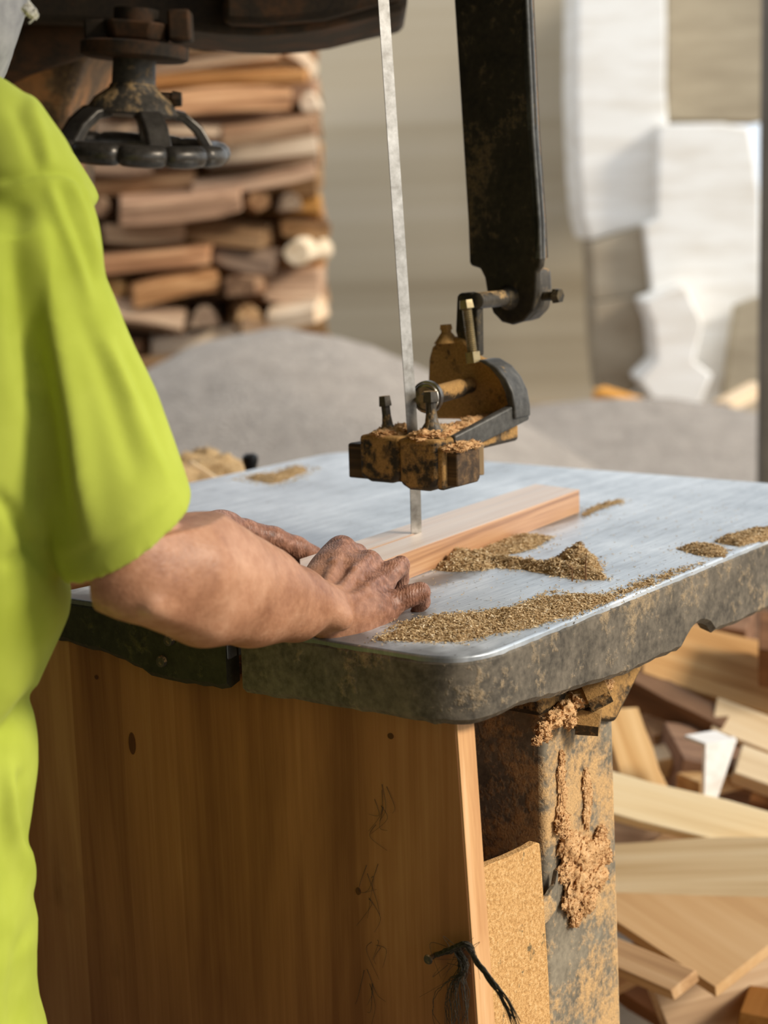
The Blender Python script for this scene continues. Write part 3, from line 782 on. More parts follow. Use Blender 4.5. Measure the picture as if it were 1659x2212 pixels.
def heap(name, poly_px, z, hmax, nchip, seed, label, rough=.5, cell=.0035, Lc=(.002, .006), holes=.25, bumps=(), fall=.02, nmat=None):
    """A patch of sawdust on a level surface: a lumpy bed and loose chips, one object."""
    rg = random.Random(seed)
    poly = [tuple(pz(x, y, z).xy) for x, y in poly_px]
    xs = [p[0] for p in poly]; ys = [p[1] for p in poly]
    from mathutils import noise as mn
    def H(x, y):
        if not inside((x, y), poly): return -1
        e = edge_dist((x, y), poly)
        n_ = mn.fractal(Vector((x * 26, y * 26, seed)), .7, 2.1, 5)
        n2_ = mn.noise(Vector((x * 95, y * 95, seed + 3)))
        h = min(1, e / fall) * (1.0 + .55 * n_) - holes * (1 - min(1, e / (fall * 1.4))) - max(0, -n_ - .35) * 2 * holes + .25 * n2_
        hh = h * hmax
        for bx, by, br, bh in bumps:
            c_ = pz(bx, by, z); rr = ((x - c_.x) ** 2 + (y - c_.y) ** 2) ** .5
            if rr < br: hh += bh * (1 - rr / br) ** 1.2 * (1 + .5 * n2_)
        return hh
    nx = int((max(xs) - min(xs)) / cell) + 2; ny = int((max(ys) - min(ys)) / cell) + 2
    hs = np.full((nx, ny), -1.0)
    for i in range(nx):
        for j in range(ny):
            hs[i, j] = H(min(xs) + i * cell, min(ys) + j * cell)
    b = MB(); idx = {}
    def vid(i, j):
        if (i, j) not in idx:
            idx[i, j] = len(b.v); b.v.append(Vector((min(xs) + i * cell, min(ys) + j * cell, z + max(hs[i, j], -.0004))))
        return idx[i, j]
    for i in range(nx - 1):
        for j in range(ny - 1):
            if max(hs[i, j], hs[i + 1, j], hs[i, j + 1], hs[i + 1, j + 1]) > 0:
                b.f.append((vid(i, j), vid(i + 1, j), vid(i + 1, j + 1), vid(i, j + 1)))
    nb = len(b.f); k = 0
    while k < nchip:
        x = rg.uniform(min(xs) - .01, max(xs) + .01); y = rg.uniform(min(ys) - .01, max(ys) + .01)
        h = H(x, y)
        if h <= 0:
            if rg.random() > (.5 if h > -.5 else .05): continue
            h = 0
            if h == 0 and edge_dist((x, y), poly) > .002 + .020 * rg.random() ** 2.2: continue
        k += 1
        L = rg.uniform(*Lc) * (1 if rg.random() < .6 else .6)
        chip(b, Vector((x, y, z + h + rg.uniform(.0003, .0014))), rg, L, rg.uniform(.0006, .0014))
    o = build(name, b, M_DUST, angle=50)
    o.data.materials.append(M_CHIP)
    mi = [0] * nb + [1] * (len(o.data.polygons) - nb)
    if len(mi) == len(o.data.polygons): o.data.polygons.foreach_set('material_index', mi)
    tag(o, label, 'sawdust', kind='stuff')
    return o
heap('sawdust', [(795, 1386), (862, 1346), (925, 1330), (1000, 1322), (1085, 1314), (1140, 1296), (1188, 1274), (1240, 1283), (1300, 1285), (1340, 1270), (1400, 1247), (1450, 1232), (1525, 1214), (1500, 1228), (1420, 1262), (1330, 1298), (1240, 1335), (1160, 1356), (1080, 1372), (1000, 1392), (940, 1390), (870, 1388)],
     1.0, .004, 8200, 1, 'broad spread of pale sawdust along the near right edge of the table', holes=.35, fall=.025)
heap('sawdust', [(932, 1234), (958, 1212), (985, 1199), (1040, 1200), (1075, 1208), (1130, 1214), (1180, 1224), (1225, 1207), (1262, 1198), (1285, 1212), (1305, 1240), (1322, 1254), (1240, 1252), (1180, 1241), (1125, 1231), (1070, 1228), (1005, 1236)],
     1.0, .008, 4800, 2, 'curly heap of sawdust on the table front of the batten', holes=.2, fall=.016, bumps=((1250, 1222, .040, .016), (985, 1215, .045, .007)), Lc=(.003, .009))
heap('sawdust', [(1010, 1197), (1050, 1180), (1085, 1165), (1130, 1158), (1200, 1160), (1160, 1185), (1120, 1196), (1060, 1204)],
     1.0, .005, 1800, 3, 'thin strip of sawdust lying against the side of the batten', fall=.015)
heap('sawdust', [(1458, 1186), (1490, 1177), (1530, 1175), (1575, 1188), (1568, 1203), (1530, 1206), (1490, 1196)],
     1.0, .005, 900, 4, 'small oval patch of sawdust near the right table edge', fall=.012)
heap('sawdust', [(1538, 1170), (1580, 1156), (1620, 1146), (1680, 1134), (1680, 1160), (1640, 1172), (1600, 1181), (1565, 1178)],
     1.0, .005, 1500, 5, 'sawdust patch at the right frame edge of the table', fall=.012)
heap('sawdust', [(1256, 1112), (1275, 1098), (1300, 1088), (1340, 1080), (1350, 1086), (1318, 1094), (1285, 1106), (1262, 1118)],
     1.0, .005, 900, 6, 'trail of sawdust behind the far end of the batten', fall=.016)
heap('sawdust', [(498, 1036), (540, 1024), (585, 1018), (640, 1003), (690, 1010), (672, 1024), (630, 1042), (590, 1052), (545, 1044)],
     1.0, .004, 1500, 7, 'brown sawdust patch at the far left of the table', holes=.8, fall=.03, cell=.005)
# loose single chips over the plate
rg = random.Random(5); b = MB()
for k in range(420):
    x = rg.uniform(780, 1600); y = 1400 - (x - 780) * .22 - rg.uniform(0, 190)
    P = pz(x, y, 1.0); d_ = P - C0
    if not (.015 < d_.dot(AX_U) < .9 and .01 < d_.dot(AX_V) < .5): continue
    chip(b, P + Vector((0, 0, .0009)), rg, rg.uniform(.001, .004), rg.uniform(.0004, .001), .2)
o = build('wood_dust', b, M_CHIP); tag(o, 'fine loose wood specks scattered over the bright table plate', 'wood dust', kind='stuff')
# sharp splinters standing in the curly heap
P = pz(1262, 1222, 1.014)
for dx, dy, h_, r_, lab in ((3, 0, .016, .0008, 'upright dark splinter sticking out of the curly sawdust heap'), (-26, 2, .007, .0006, 'short slanted splinter left of the upright one in the heap')):
    p = pz(1262 + dx, 1226 + dy, 1.018)
    b = MB().tube([p - Vector((0, 0, .014)), p, p + Vector((.001 if dx > 0 else -.008, 0, h_))], [r_ * 1.6, r_ * 1.2, r_ * .4], 5)
    tag(build('splinter', b, wood('splinter_wood', sr(90, 60, 34), sr(120, 84, 50), sr(140, 100, 60))), lab, 'splinter')
# clumps of sawdust clinging to the column and the trunnion
def clump(name, items, seed, label, n=1500):
    rg = random.Random(seed); b = MB()
    for (P, r, sq) in items:
        m0 = len(b.v)
        bm_ = bmesh.new(); bmesh.ops.create_icosphere(bm_, subdivisions=4, radius=1)
        from mathutils import noise as mn
        vs = []
        for v in bm_.verts:
            k_ = 1 + .45 * mn.fractal(v.co * 2.2 + Vector((seed, m0 * .01, 0)), .6, 2.1, 5)
            l = Vector((v.co.x * r * sq[0], v.co.y * r * sq[1], v.co.z * r * sq[2])) * k_
            vs.append(P + ROT_T @ l)
        fs = [tuple(v.index for v in f.verts) for f in bm_.faces]
        b.add(vs, fs); bm_.free()
        for k in range(int(n / len(items))):
            p = vs[rg.randrange(len(vs))]
            chip(b, p + (p - P) * .02, rg, rg.uniform(.0015, .005), rg.uniform(.0005, .0013), 2.0)
    o = build(name, b, M_CLUMP, angle=70)
    return tag(o, label, 'sawdust', kind='stuff')
q = NM('clinging_sawdust'); c = q.coord('Object')
n1 = q.noise(c, 300, 3, .7); n3 = q.noise(c, 60, 3, .6)
q.set(Base_Color=q.ramp(q.math('ADD', q.math('MULTIPLY', n1, .6), q.math('MULTIPLY', n3, .4)), [(.3, sr(172, 126, 82)), (.5, sr(212, 168, 118)), (.7, sr(232, 196, 150))]), Roughness=.95, Specular_IOR_Level=.05)
q.bump(n1, .8, .002); M_CLUMP = q.m
VC = .050
big = []
rg = random.Random(3)
for x, y, r in ((1215, 1780, 22), (1230, 1830, 34), (1262, 1850, 44), (1295, 1830, 30), (1250, 1900, 42), (1285, 1890, 38), (1235, 1945, 30), (1270, 1945, 30), (1245, 1985, 18), (1300, 1800, 16), (1222, 1880, 26), (1312, 1850, 16)):
    P = pv(x, y, VC); big.append((P, r * P.y / FPX, (1.1, .42, 1.0)))
clump('sawdust', big, 21, 'thick orange clump of sawdust clinging halfway down the iron column', 3600)
st = [(pv(x, y, VC + .003), r * .00053, (.9, .3, 1.9)) for x, y, r in ((1212, 1680, 14), (1216, 1720, 15), (1210, 1760, 14), (1266, 1690, 13), (1270, 1720, 15), (1268, 1760, 14), (1214, 1640, 9))]
clump('sawdust', st, 22, 'streaks of orange sawdust on the upper column above the clump', 900)
st = [(pv(x, y, VC - .01), r * .00053, (1.2, .8, .8)) for x, y, r in ((1175, 1575, 16), (1195, 1555, 20), (1220, 1535, 22), (1250, 1512, 20), (1160, 1600, 10), (1290, 1490, 22), (1310, 1475, 16), (1230, 1560, 14), (1180, 1592, 10))]
clump('sawdust', st, 23, 'dark orange sawdust packed under the table rim above the column', 1500)
# dust heaped on the guide casting
st = [(T(UF + d_, (va + vb) / 2 + o_, zt + .001), r, (1.5, 1.1, .55)) for d_, o_, r in ((.015, .002, .013), (.035, -.004, .014), (.06, .004, .015), (.085, -.002, .014), (.11, .003, .016), (.135, 0, .018), (.02, -.012, .009))]
clump('sawdust', st, 24, 'sawdust piled on the base arm of the blade guide', 1900)
st = [(T(UF + d_, (vc + vd) / 2 + o_, zt2 + .001), r, (1.3, 1.1, .5)) for d_, o_, r in ((.012, .004, .011), (.03, -.006, .013), (.045, .006, .012), (.03, .012, .010))]
clump('sawdust', st, 25, 'sawdust piled on the left lug of the blade guide', 900)
st = [(T(UF + d_, vb - .004 - o_, zw1 + .002), r, (1.3, .9, .45)) for d_, o_, r in ((.008, .006, .009), (.025, .010, .011), (.042, .012, .010), (.012, .018, .008))]
clump('sawdust', st, 26, 'sawdust caught on top of the wooden guide block', 700)
# sawdust and a pale chip on the housing ledge behind the table
heap('sawdust', [(250, 1040), (380, 1000), (430, 992), (520, 1000), (560, 1014), (560, 1050), (430, 1060), (250, 1080)], .925, .03, 900, 9,
     'brown sawdust heap on the machine housing beyond the left table edge', fall=.06, cell=.009, Lc=(.006, .02))
P = px(440, 1018, 2.86)
o = build('wood_chip', MB().box(P, (.055, .018, .008), frame_from((1, .2, -.75))), wood('pale_chip', sr(200, 170, 130), sr(226, 200, 160), sr(240, 220, 186)), bevel=.001)
tag(o, 'pale wood chip lying in the brown sawdust beyond the table', 'wood chip')
# =================================================================== the person
class SDF:
    """Smooth union of round cones on a grid, meshed by surface nets."""
    def __init__(s): s.items = []
    def cone(s, a, b_, ra, rb, k=.008): s.items.append((np.array(a, float), np.array(b_, float), ra, rb, k)); return s
    def chain(s, pts, rads, k=.008):
        for i in range(len(pts) - 1): s.cone(pts[i], pts[i + 1], rads[i], rads[i + 1], k)
        return s
    def mesh(s, h, lo=None, hi=None):
        A = np.array([np.minimum(a - ra, b_ - rb) for a, b_, ra, rb, k in s.items]).min(0) - 3 * h if lo is None else np.array(lo, float)
        Bm = np.array([np.maximum(a + ra, b_ + rb) for a, b_, ra, rb, k in s.items]).max(0) + 3 * h if hi is None else np.array(hi, float)
        n = np.ceil((Bm - A) / h).astype(int) + 1
        D = np.full(n, 1.0, np.float32)
        for a, b_, ra, rb, k in s.items:
            m_ = max(ra, rb) + k * 2 + 4 * h
            i0 = np.clip(np.floor((np.minimum(a, b_) - m_ - A) / h).astype(int), 0, n); i1 = np.clip(np.ceil((np.maximum(a, b_) + m_ - A) / h).astype(int) + 1, 0, n)
            if (i1 <= i0).any(): continue
            X, Y, Z = np.meshgrid(*[A[q] + h * np.arange(i0[q], i1[q]) for q in range(3)], indexing='ij', sparse=True)
            ab = b_ - a; L2 = max(1e-12, ab @ ab)
            t = np.clip(((X - a[0]) * ab[0] + (Y - a[1]) * ab[1] + (Z - a[2]) * ab[2]) / L2, 0, 1)
            d = np.sqrt((X - a[0] - t * ab[0]) ** 2 + (Y - a[1] - t * ab[1]) ** 2 + (Z - a[2] - t * ab[2]) ** 2) - (ra + (rb - ra) * t)
            sl = tuple(slice(i0[q], i1[q]) for q in range(3))
            o_ = D[sl]; hh = np.maximum(k - np.abs(o_ - d), 0) / k
            D[sl] = np.minimum(o_, d) - hh * hh * k * .25
        D[0], D[-1] = 1, 1; D[:, 0], D[:, -1] = 1, 1; D[:, :, 0], D[:, :, -1] = 1, 1
        return s.nets(D, A, h)
    @staticmethod
    def nets(D, A, h):
        ins = D < 0
        n = np.array(D.shape)
        c = sum(ins[i:n[0] - 1 + i, j:n[1] - 1 + j, k:n[2] - 1 + k].astype(np.int8) for i in (0, 1) for j in (0, 1) for k in (0, 1))
        act = (c > 0) & (c < 8)
        idx = np.full(act.shape, -1, np.int64); pos = np.argwhere(act); idx[act] = np.arange(len(pos))
        acc = np.zeros((len(pos), 3)); cnt = np.zeros(len(pos))
        cs = [(i, j, k) for i in (0, 1) for j in (0, 1) for k in (0, 1)]
        for p0 in cs:
            for ax in range(3):
                if p0[ax]: continue
                p1 = list(p0); p1[ax] = 1
                d0 = D[pos[:, 0] + p0[0], pos[:, 1] + p0[1], pos[:, 2] + p0[2]]; d1 = D[pos[:, 0] + p1[0], pos[:, 1] + p1[1], pos[:, 2] + p1[2]]
                x = (d0 < 0) != (d1 < 0)
                t = np.where(x, d0 / np.where(x, d0 - d1, 1), 0)
                q_ = np.tile(np.array(p0, float), (len(pos), 1)); q_[:, ax] += t
                acc[x] += q_[x]; cnt[x] += 1
        V = A + (pos + acc / cnt[:, None]) * h
        F = []
        for ax in range(3):
            o1, o2 = (ax + 1) % 3, (ax + 2) % 3
            sl0 = [slice(None)] * 3; sl1 = [slice(None)] * 3
            sl0[ax] = slice(0, n[ax] - 1); sl1[ax] = slice(1, n[ax])
            ch = ins[tuple(sl0)] != ins[tuple(sl1)]
            e = np.argwhere(ch)
            ok = (e[:, o1] > 0) & (e[:, o2] > 0) & (e[:, o1] < n[o1] - 1) & (e[:, o2] < n[o2] - 1); e = e[ok]
            fl = ins[e[:, 0], e[:, 1], e[:, 2]]
            def at(d1, d2):
                q_ = e.copy(); q_[:, o1] -= d1; q_[:, o2] -= d2
                return idx[q_[:, 0], q_[:, 1], q_[:, 2]]
            quad = np.stack([at(1, 1), at(0, 1), at(0, 0), at(1, 0)], 1)
            quad[~fl] = quad[~fl][:, ::-1]
            F.append(quad)
        return V, np.concatenate(F)
def smooth_mesh(V, F, it=2, lam=.5):
    for _ in range(it):
        acc = np.zeros_like(V); cnt = np.zeros(len(V))
        for i in range(4):
            np.add.at(acc, F[:, i], V[F[:, (i + 1) % 4]]); np.add.at(acc, F[:, i], V[F[:, (i - 1) % 4]]); np.add.at(cnt, F[:, i], 2)
        ok = cnt > 0
        V[ok] += lam * (acc[ok] / cnt[ok][:, None] - V[ok])
    return V
def np_obj(name, V, F, mat, parent, origin):
    me = bpy.data.meshes.new(name); O = np.array(origin)
    me.vertices.add(len(V)); me.vertices.foreach_set('co', (V - O).ravel())
    me.loops.add(F.size); me.loops.foreach_set('vertex_index', F.ravel().astype(np.int32))
    me.polygons.add(len(F)); me.polygons.foreach_set('loop_start', np.arange(0, F.size, 4, dtype=np.int32))
    me.polygons.foreach_set('use_smooth', [True] * len(F))
    me.update(calc_edges=True); me.validate(); me.materials.append(mat)
    o = bpy.data.objects.new(name, me); COL.objects.link(o)
    return put(o, parent, origin)
def remeshed(name, V, F, mat, parent, origin, vox, sm=2):
    """Fuse overlapping closed pieces into one continuous skin."""
    o = np_obj(name, V, F, mat, parent, origin)
    r = o.modifiers.new('fuse', 'REMESH'); r.mode = 'VOXEL'; r.voxel_size = vox; r.use_smooth_shade = True
    dg = bpy.context.evaluated_depsgraph_get(); dg.update()
    e = o.evaluated_get(dg); me = bpy.data.meshes.new_from_object(e, depsgraph=dg)
    o.modifiers.clear(); old = o.data; o.data = me; bpy.data.meshes.remove(old); me.name = name
    if not me.materials: me.materials.append(mat)
    n = len(me.vertices); V2 = np.empty(n * 3); me.vertices.foreach_get('co', V2); V2 = V2.reshape(-1, 3)
    F2 = np.array([tuple(p.vertices) if len(p.vertices) == 4 else (*p.vertices, p.vertices[0])[:4] for p in me.polygons])
    V2 = smooth_mesh(V2, F2, sm)
    me.vertices.foreach_set('co', V2.ravel()); me.update()
    me.polygons.foreach_set('use_smooth', [True] * len(me.polygons))
    return o, V2, F2
def S(x, y, Y, r): return np.array(px(x, y, Y)), r * Y / FPX
def cone_px(s, p0, p1, k=.008):
    a, ra = S(*p0); b_, rb = S(*p1); s.cone(a, b_, ra, rb, k)
def chain_px(s, pts, k=.008):
    q_ = [S(*p) for p in pts]; s.chain([p[0] for p in q_], [p[1] for p in q_], k)

# ---- skin
q = NM('weathered_skin')
c = q.coord('Object')
n1 = q.noise(c, 14, 5, .6); n2 = q.noise(c, 120, 4, .65); n3 = q.noise(c, 55, 3, .6)
col = q.ramp(q.math('ADD', q.math('MULTIPLY', n1, .7), q.math('MULTIPLY', n2, .3)), [(.34, sr(140, 92, 64)), (.52, sr(178, 128, 96)), (.68, sr(202, 154, 122))])
# hands are darker and wrinkled beyond the wrist
hand_c = px(800, 1260, 1.64)
geo = q.n('ShaderNodeNewGeometry').outputs['Position']
far_ = q.n('ShaderNodeVectorMath', {0: geo, 1: tuple(T(0, 0, 0))}, operation='SUBTRACT').outputs[0]
along_u = q.n('ShaderNodeVectorMath', {0: far_, 1: tuple(AX_U)}, operation='DOT_PRODUCT').outputs['Value']
hm = q.n('ShaderNodeMapRange', {0: along_u, 1: .02, 2: .10}).outputs[0]
col = q.mix(q.math('MULTIPLY', hm, .8), col, q.ramp(n2, [(.3, sr(88, 56, 42)), (.5, sr(130, 87, 68)), (.7, sr(170, 124, 102))]))
wr = q.n('ShaderNodeTexVoronoi', {'Vector': c, 'Scale': 190.0}, feature='DISTANCE_TO_EDGE').outputs[0]
wav = q.n('ShaderNodeTexWave', {'Vector': c, 'Scale': 95.0, 'Distortion': 9.0, 'Detail': 2.0, 'Detail Scale': 1.2}).outputs[1]
hgt = q.math('ADD', q.math('MULTIPLY', n2, .5), q.math('ADD', q.math('MULTIPLY', q.math('MULTIPLY', wav, hm), .35), q.math('MULTIPLY', wr, .5)))
q.set(Base_Color=col, Roughness=.48, Specular_IOR_Level=.4, Subsurface_Weight=.08, Subsurface_Radius=(.008, .003, .002), Subsurface_Scale=.6)
q.bump(hgt, .5, .0014)
M_SKIN = q.m
PC = px(-190, 1100, 1.47)
PERSON = empty('person', Vector((PC.x, PC.y, 0)), 'person in a lime green t-shirt guiding the batten with both bare hands', 'person')

arm = SDF()
# right arm: upper arm, elbow, forearm, wrist
chain_px(arm, [(50, 430, 1.405, 84), (165, 800, 1.378, 96), (232, 1010, 1.362, 100), (268, 1150, 1.350, 104), (290, 1215, 1.34, 98)], .03)
chain_px(arm, [(275, 1225, 1.33, 92), (390, 1235, 1.37, 118), (470, 1255, 1.42, 112), (560, 1280, 1.48, 93), (635, 1300, 1.53, 69), (690, 1312, 1.560, 54)], .022)
cone_px(arm, (228, 1262, 1.325, 48), (262, 1276, 1.325, 46), .02)          # point of the elbow
chain_px(arm, [(330, 1160, 1.36, 78), (430, 1185, 1.40, 78), (530, 1232, 1.455, 60), (620, 1280, 1.52, 36)], .018)   # upper forearm muscle
chain_px(arm, [(330, 1275, 1.33, 70), (440, 1312, 1.385, 76), (540, 1328, 1.45, 60), (640, 1338, 1.52, 40)], .018)   # underside
chain_px(arm, [(690, 1312, 1.560, 54), (735, 1330, 1.588, 54), (765, 1326, 1.60, 50)], .012)
cone_px(arm, (706, 1318, 1.540, 33), (734, 1334, 1.548, 31), .007)          # wrist bone
# back of the hand
for pts in ([(700, 1290, 1.60, 38), (722, 1230, 1.655, 36), (738, 1190, 1.695, 31)],
            [(715, 1300, 1.60, 40), (760, 1245, 1.650, 36), (795, 1220, 1.685, 31)],
            [(735, 1318, 1.595, 42), (785, 1280, 1.635, 36), (824, 1262, 1.665, 29)],
            [(745, 1340, 1.595, 44), (800, 1318, 1.615, 36), (846, 1304, 1.640, 27)]):
    chain_px(arm, pts, .012)
chain_px(arm, [(712, 1370, 1.572, 31), (760, 1362, 1.596, 39), (830, 1328, 1.628, 28)], .010)      # heel
cone_px(arm, (672, 1262, 1.615, 24), (716, 1215, 1.685, 30), .014)          # web to the thumb
cone_px(arm, (690, 1262, 1.63, 34), (730, 1215, 1.685, 34), .014)
# cords of the forearm muscles
for pts in ([(345, 1212, 1.320, 14), (405, 1225, 1.335, 19), (500, 1262, 1.40, 16), (580, 1288, 1.468, 10)], [(330, 1308, 1.305, 18), (450, 1345, 1.362, 20), (560, 1356, 1.44, 14), (650, 1352, 1.505, 9)],
            [(420, 1150, 1.385, 20), (520, 1205, 1.435, 18), (610, 1262, 1.505, 12)]):
    chain_px(arm, pts, .010)
# tendons and veins
for pts in ([(700, 1272, 1.578, 10), (722, 1220, 1.630, 10), (738, 1180, 1.676, 12)], [(725, 1286, 1.566, 9), (765, 1234, 1.622, 9), (794, 1206, 1.662, 12)],
            [(755, 1300, 1.570, 9), (795, 1268, 1.609, 9), (823, 1250, 1.643, 11)], [(735, 1272, 1.574, 6), (748, 1292, 1.568, 6), (790, 1282, 1.598, 6), (830, 1292, 1.618, 6)], [(770, 1232, 1.628, 5), (774, 1262, 1.612, 5), (768, 1290, 1.590, 5)]):
    chain_px(arm, pts, .006)
# fingers
chain_px(arm, [(738, 1186, 1.692, 29), (772, 1196, 1.735, 20), (788, 1222, 1.752, 17)], .006)
chain_px(arm, [(788, 1222, 1.752, 17), (786, 1232, 1.756, 14)], .004)
chain_px(arm, [(796, 1216, 1.682, 28), (815, 1232, 1.722, 20), (822, 1254, 1.730, 17), (818, 1262, 1.732, 14)], .005)
chain_px(arm, [(824, 1260, 1.660, 26), (850, 1232, 1.680, 22), (866, 1220, 1.692, 20)], .006)
chain_px(arm, [(866, 1220, 1.692, 19), (868, 1252, 1.700, 16), (858, 1276, 1.698, 13)], .003)
chain_px(arm, [(846, 1304, 1.634, 26), (882, 1288, 1.640, 23), (908, 1279, 1.644, 22)], .006)
chain_px(arm, [(908, 1279, 1.644, 22), (912, 1300, 1.655, 18), (898, 1322, 1.658, 13)], .003)
# thumb, mostly under the palm
chain_px(arm, [(690, 1262, 1.640, 26), (722, 1232, 1.70, 22), (752, 1226, 1.745, 17)], .008)
V1, F1 = arm.mesh(.00135, lo=(-.235, 1.26, .985), hi=(.075, 1.80, 1.15))
V1 = smooth_mesh(V1, F1, 2)

# left arm and hand, and the rest of the body (coarser, mostly under the clothes)
lh = SDF()
chain_px(lh, [(418, 1175, 1.70, 44), (455, 1158, 1.735, 44), (480, 1142, 1.755, 34)], .012)
cone_px(lh, (455, 1150, 1.735, 38), (500, 1160, 1.775, 36), .012)
chain_px(lh, [(480, 1135, 1.760, 30), (530, 1148, 1.785, 26), (590, 1165, 1.805, 27), (640, 1184, 1.825, 25), (680, 1198, 1.838, 19)], .006)
cone_px(lh, (470, 1122, 1.752, 18), (496, 1128, 1.768, 20), .008)
for k, pts in enumerate(([(500, 1165, 1.79, 26), (560, 1190, 1.83, 22), (620, 1216, 1.83, 17)], [(490, 1175, 1.77, 26), (545, 1205, 1.80, 22), (600, 1226, 1.80, 17)],
                         [(480, 1180, 1.75, 24), (530, 1215, 1.77, 20), (575, 1236, 1.77, 16)], [(470, 1182, 1.735, 22), (510, 1220, 1.745, 18), (545, 1240, 1.745, 14)])):
    chain_px(lh, pts, .005)
chain_px(lh, [(520, 1180, 1.79, 26), (590, 1205, 1.825, 25), (655, 1222, 1.85, 18)], .008)
V2, F2 = lh.mesh(.0016)
V2 = smooth_mesh(V2, F2, 2)
bd = SDF()
ctr = lambda x, y, Y: np.array(px(x, y, Y))
LAT = np.array(-AX_V); FWDV = np.array(AX_U); UPN = np.array((0, 0, 1.0))
P0b = np.array([PC.x, PC.y, 0])
chest = P0b + UPN * 1.30 + FWDV * .02; belly = P0b + UPN * 1.08; hip = P0b + UPN * .90 - FWDV * .03 + np.array((-.070, -.015, 0))
neck0 = P0b + UPN * 1.44 + FWDV * .05; head0 = px(-165, -95, 1.53); head0 = np.array(head0)
bd.cone(hip - LAT * .06, hip + LAT * .06, .09, .09, .04); bd.cone(hip, belly, .09, .095, .04)
bd.cone(belly, chest, .10, .115, .05); bd.cone(chest - LAT * .09, chest + LAT * .09, .095, .095, .05)
shR = np.array(px(-5, 370, 1.41)); shL = P0b + UPN * 1.42 - LAT * .185 + FWDV * .05
bd.cone(chest + LAT * .06 + UPN * .08, shR, .07, .050, .04); bd.cone(chest - LAT * .06 + UPN * .08, shL, .07, .052, .04)
bd.cone(neck0, head0 - UPN * .06, .055, .052, .03)
# head: skull, face, jaw, nose, ears
HF = (FWDV * .92 - LAT * .1 - UPN * .38); HF /= np.linalg.norm(HF); HU = UPN - HF * (UPN @ HF); HU /= np.linalg.norm(HU); HL = np.cross(HF, HU)
hp = lambda f_, l_, u_: head0 + HF * f_ + HL * l_ + HU * u_
bd.cone(hp(-.02, 0, .045), hp(.012, 0, .035), .082, .076, .02); bd.cone(hp(.03, 0, -.03), hp(.045, 0, -.085), .058, .036, .03)
bd.cone(hp(.088, 0, .005), hp(.105, 0, -.022), .009, .014, .01)
for s_ in (-1, 1):
    bd.cone(hp(0, s_ * .078, .012), hp(-.006, s_ * .080, -.022), .014, .010, .006); bd.cone(hp(.066, s_ * .033, .034), hp(.072, s_ * .012, .036), .011, .010, .01)
    bd.cone(hp(.058, s_ * .034, -.01), hp(.062, s_ * .03, -.02), .022, .02, .015)
bd.cone(hp(.080, -.018, -.052), hp(.080, .018, -.052), .009, .009, .008); bd.cone(hp(.078, -.016, -.064), hp(.078, .016, -.064), .009, .009, .006)
# arms down to the finely modelled forearms
bd.chain([shR, np.array(px(165, 800, 1.378)), np.array(px(268, 1150, 1.352)), np.array(px(330, 1215, 1.35))], [.040, .035, .036, .034], .02)
eL = np.array(px(120, 1190, 1.66)); bd.chain([shL, (shL + eL) / 2, eL, np.array(px(300, 1185, 1.68)), np.array(px(425, 1172, 1.705))], [.05, .043, .036, .034, .022], .02)
# legs under the trousers
for s_ in (-1, 1):
    hj = hip + LAT * .078 * s_ - UPN * .06; kn = hj * 1.0; kn = np.array([hj[0], hj[1], .48]) + FWDV * .0; an = np.array([hj[0], hj[1], .09]) - FWDV * .03
    bd.chain([hj, kn, an, an + FWDV * .11 - UPN * .045], [.080, .055, .038, .030], .03)
V3, F3 = bd.mesh(.005)
V3 = smooth_mesh(V3, F3, 1)
V = np.concatenate([V1, V2, V3]); F = np.concatenate([F1, F2 + len(V1), F3 + len(V1) + len(V2)])
body, _, _ = remeshed('body', V, F, M_SKIN, PERSON, PC, .0017, 1)

# ---- shirt
q = NM('lime_shirt')
c = q.coord('Object')
n1 = q.noise(c, 700, 2, .6); n2 = q.noise(c, 7, 4, .6); n3 = q.noise(c, 22, 3, .6)
wv = q.n('ShaderNodeTexVoronoi', {'Vector': c, 'Scale': 900.0}).outputs[0]
col = q.ramp(n2, [(.35, sr(166, 178, 62)), (.6, sr(182, 193, 78))])
spot = q.ramp(q.noise(c, 13, 2, .4), [(.72, (0, 0, 0)), (.76, (1, 1, 1))])
col = q.mix(q.math('MULTIPLY', spot, .5), col, sr(150, 140, 50))
q.set(Base_Color=col, Roughness=.9, Specular_IOR_Level=.12, Sheen_Weight=.25, Sheen_Roughness=.5, Sheen_Tint=(*sr(214, 222, 150), 1))
q.bump(q.math('ADD', n1, wv), .18, .0006); M_SHIRT = q.m
def ring(cn, ax, ay, a, b_, n=40, ph=0):
    cn = Vector(cn); ax = Vector(ax); ay = Vector(ay)
    return [cn + ax * a * math.cos(t + ph) + ay * b_ * math.sin(t + ph) for t in [2 * math.pi * i / n for i in range(n)]]
SIL = [(178, 500), (180, 600), (172, 800), (160, 1100), (151, 1250), (141, 1300), (124, 1350), (104, 1400), (83, 1450), (67, 1490), (76, 1530), (84, 1580), (85, 1640), (76, 1700), (68, 1760), (66, 1820), (72, 1880), (74, 1930), (85, 1980), (80, 2040), (80, 2100), (88, 2150), (106, 2212), (118, 2300), (110, 2420)]
sil = SIL
rings = []
sh_a, sh_b = .215, .135
hsup = ((sh_a * .8) ** 2 + (sh_b * .6) ** 2) ** .5
for x, y in sil:
    p = px(x + 14, y, 1.425)
    k_ = 1.0
    grow = max(0, min(1, (1.05 - p.z) / .35)) * .028        # the tails hang loose and wide
    rings.append(ring((p.x - hsup - grow, 1.455, p.z), -AX_V, AX_U, sh_a + grow * 1.05, sh_b + grow * .9, 56))
top_c = Vector(P0b) + Vector((0, 0, 1.42)) + AX_U * .03
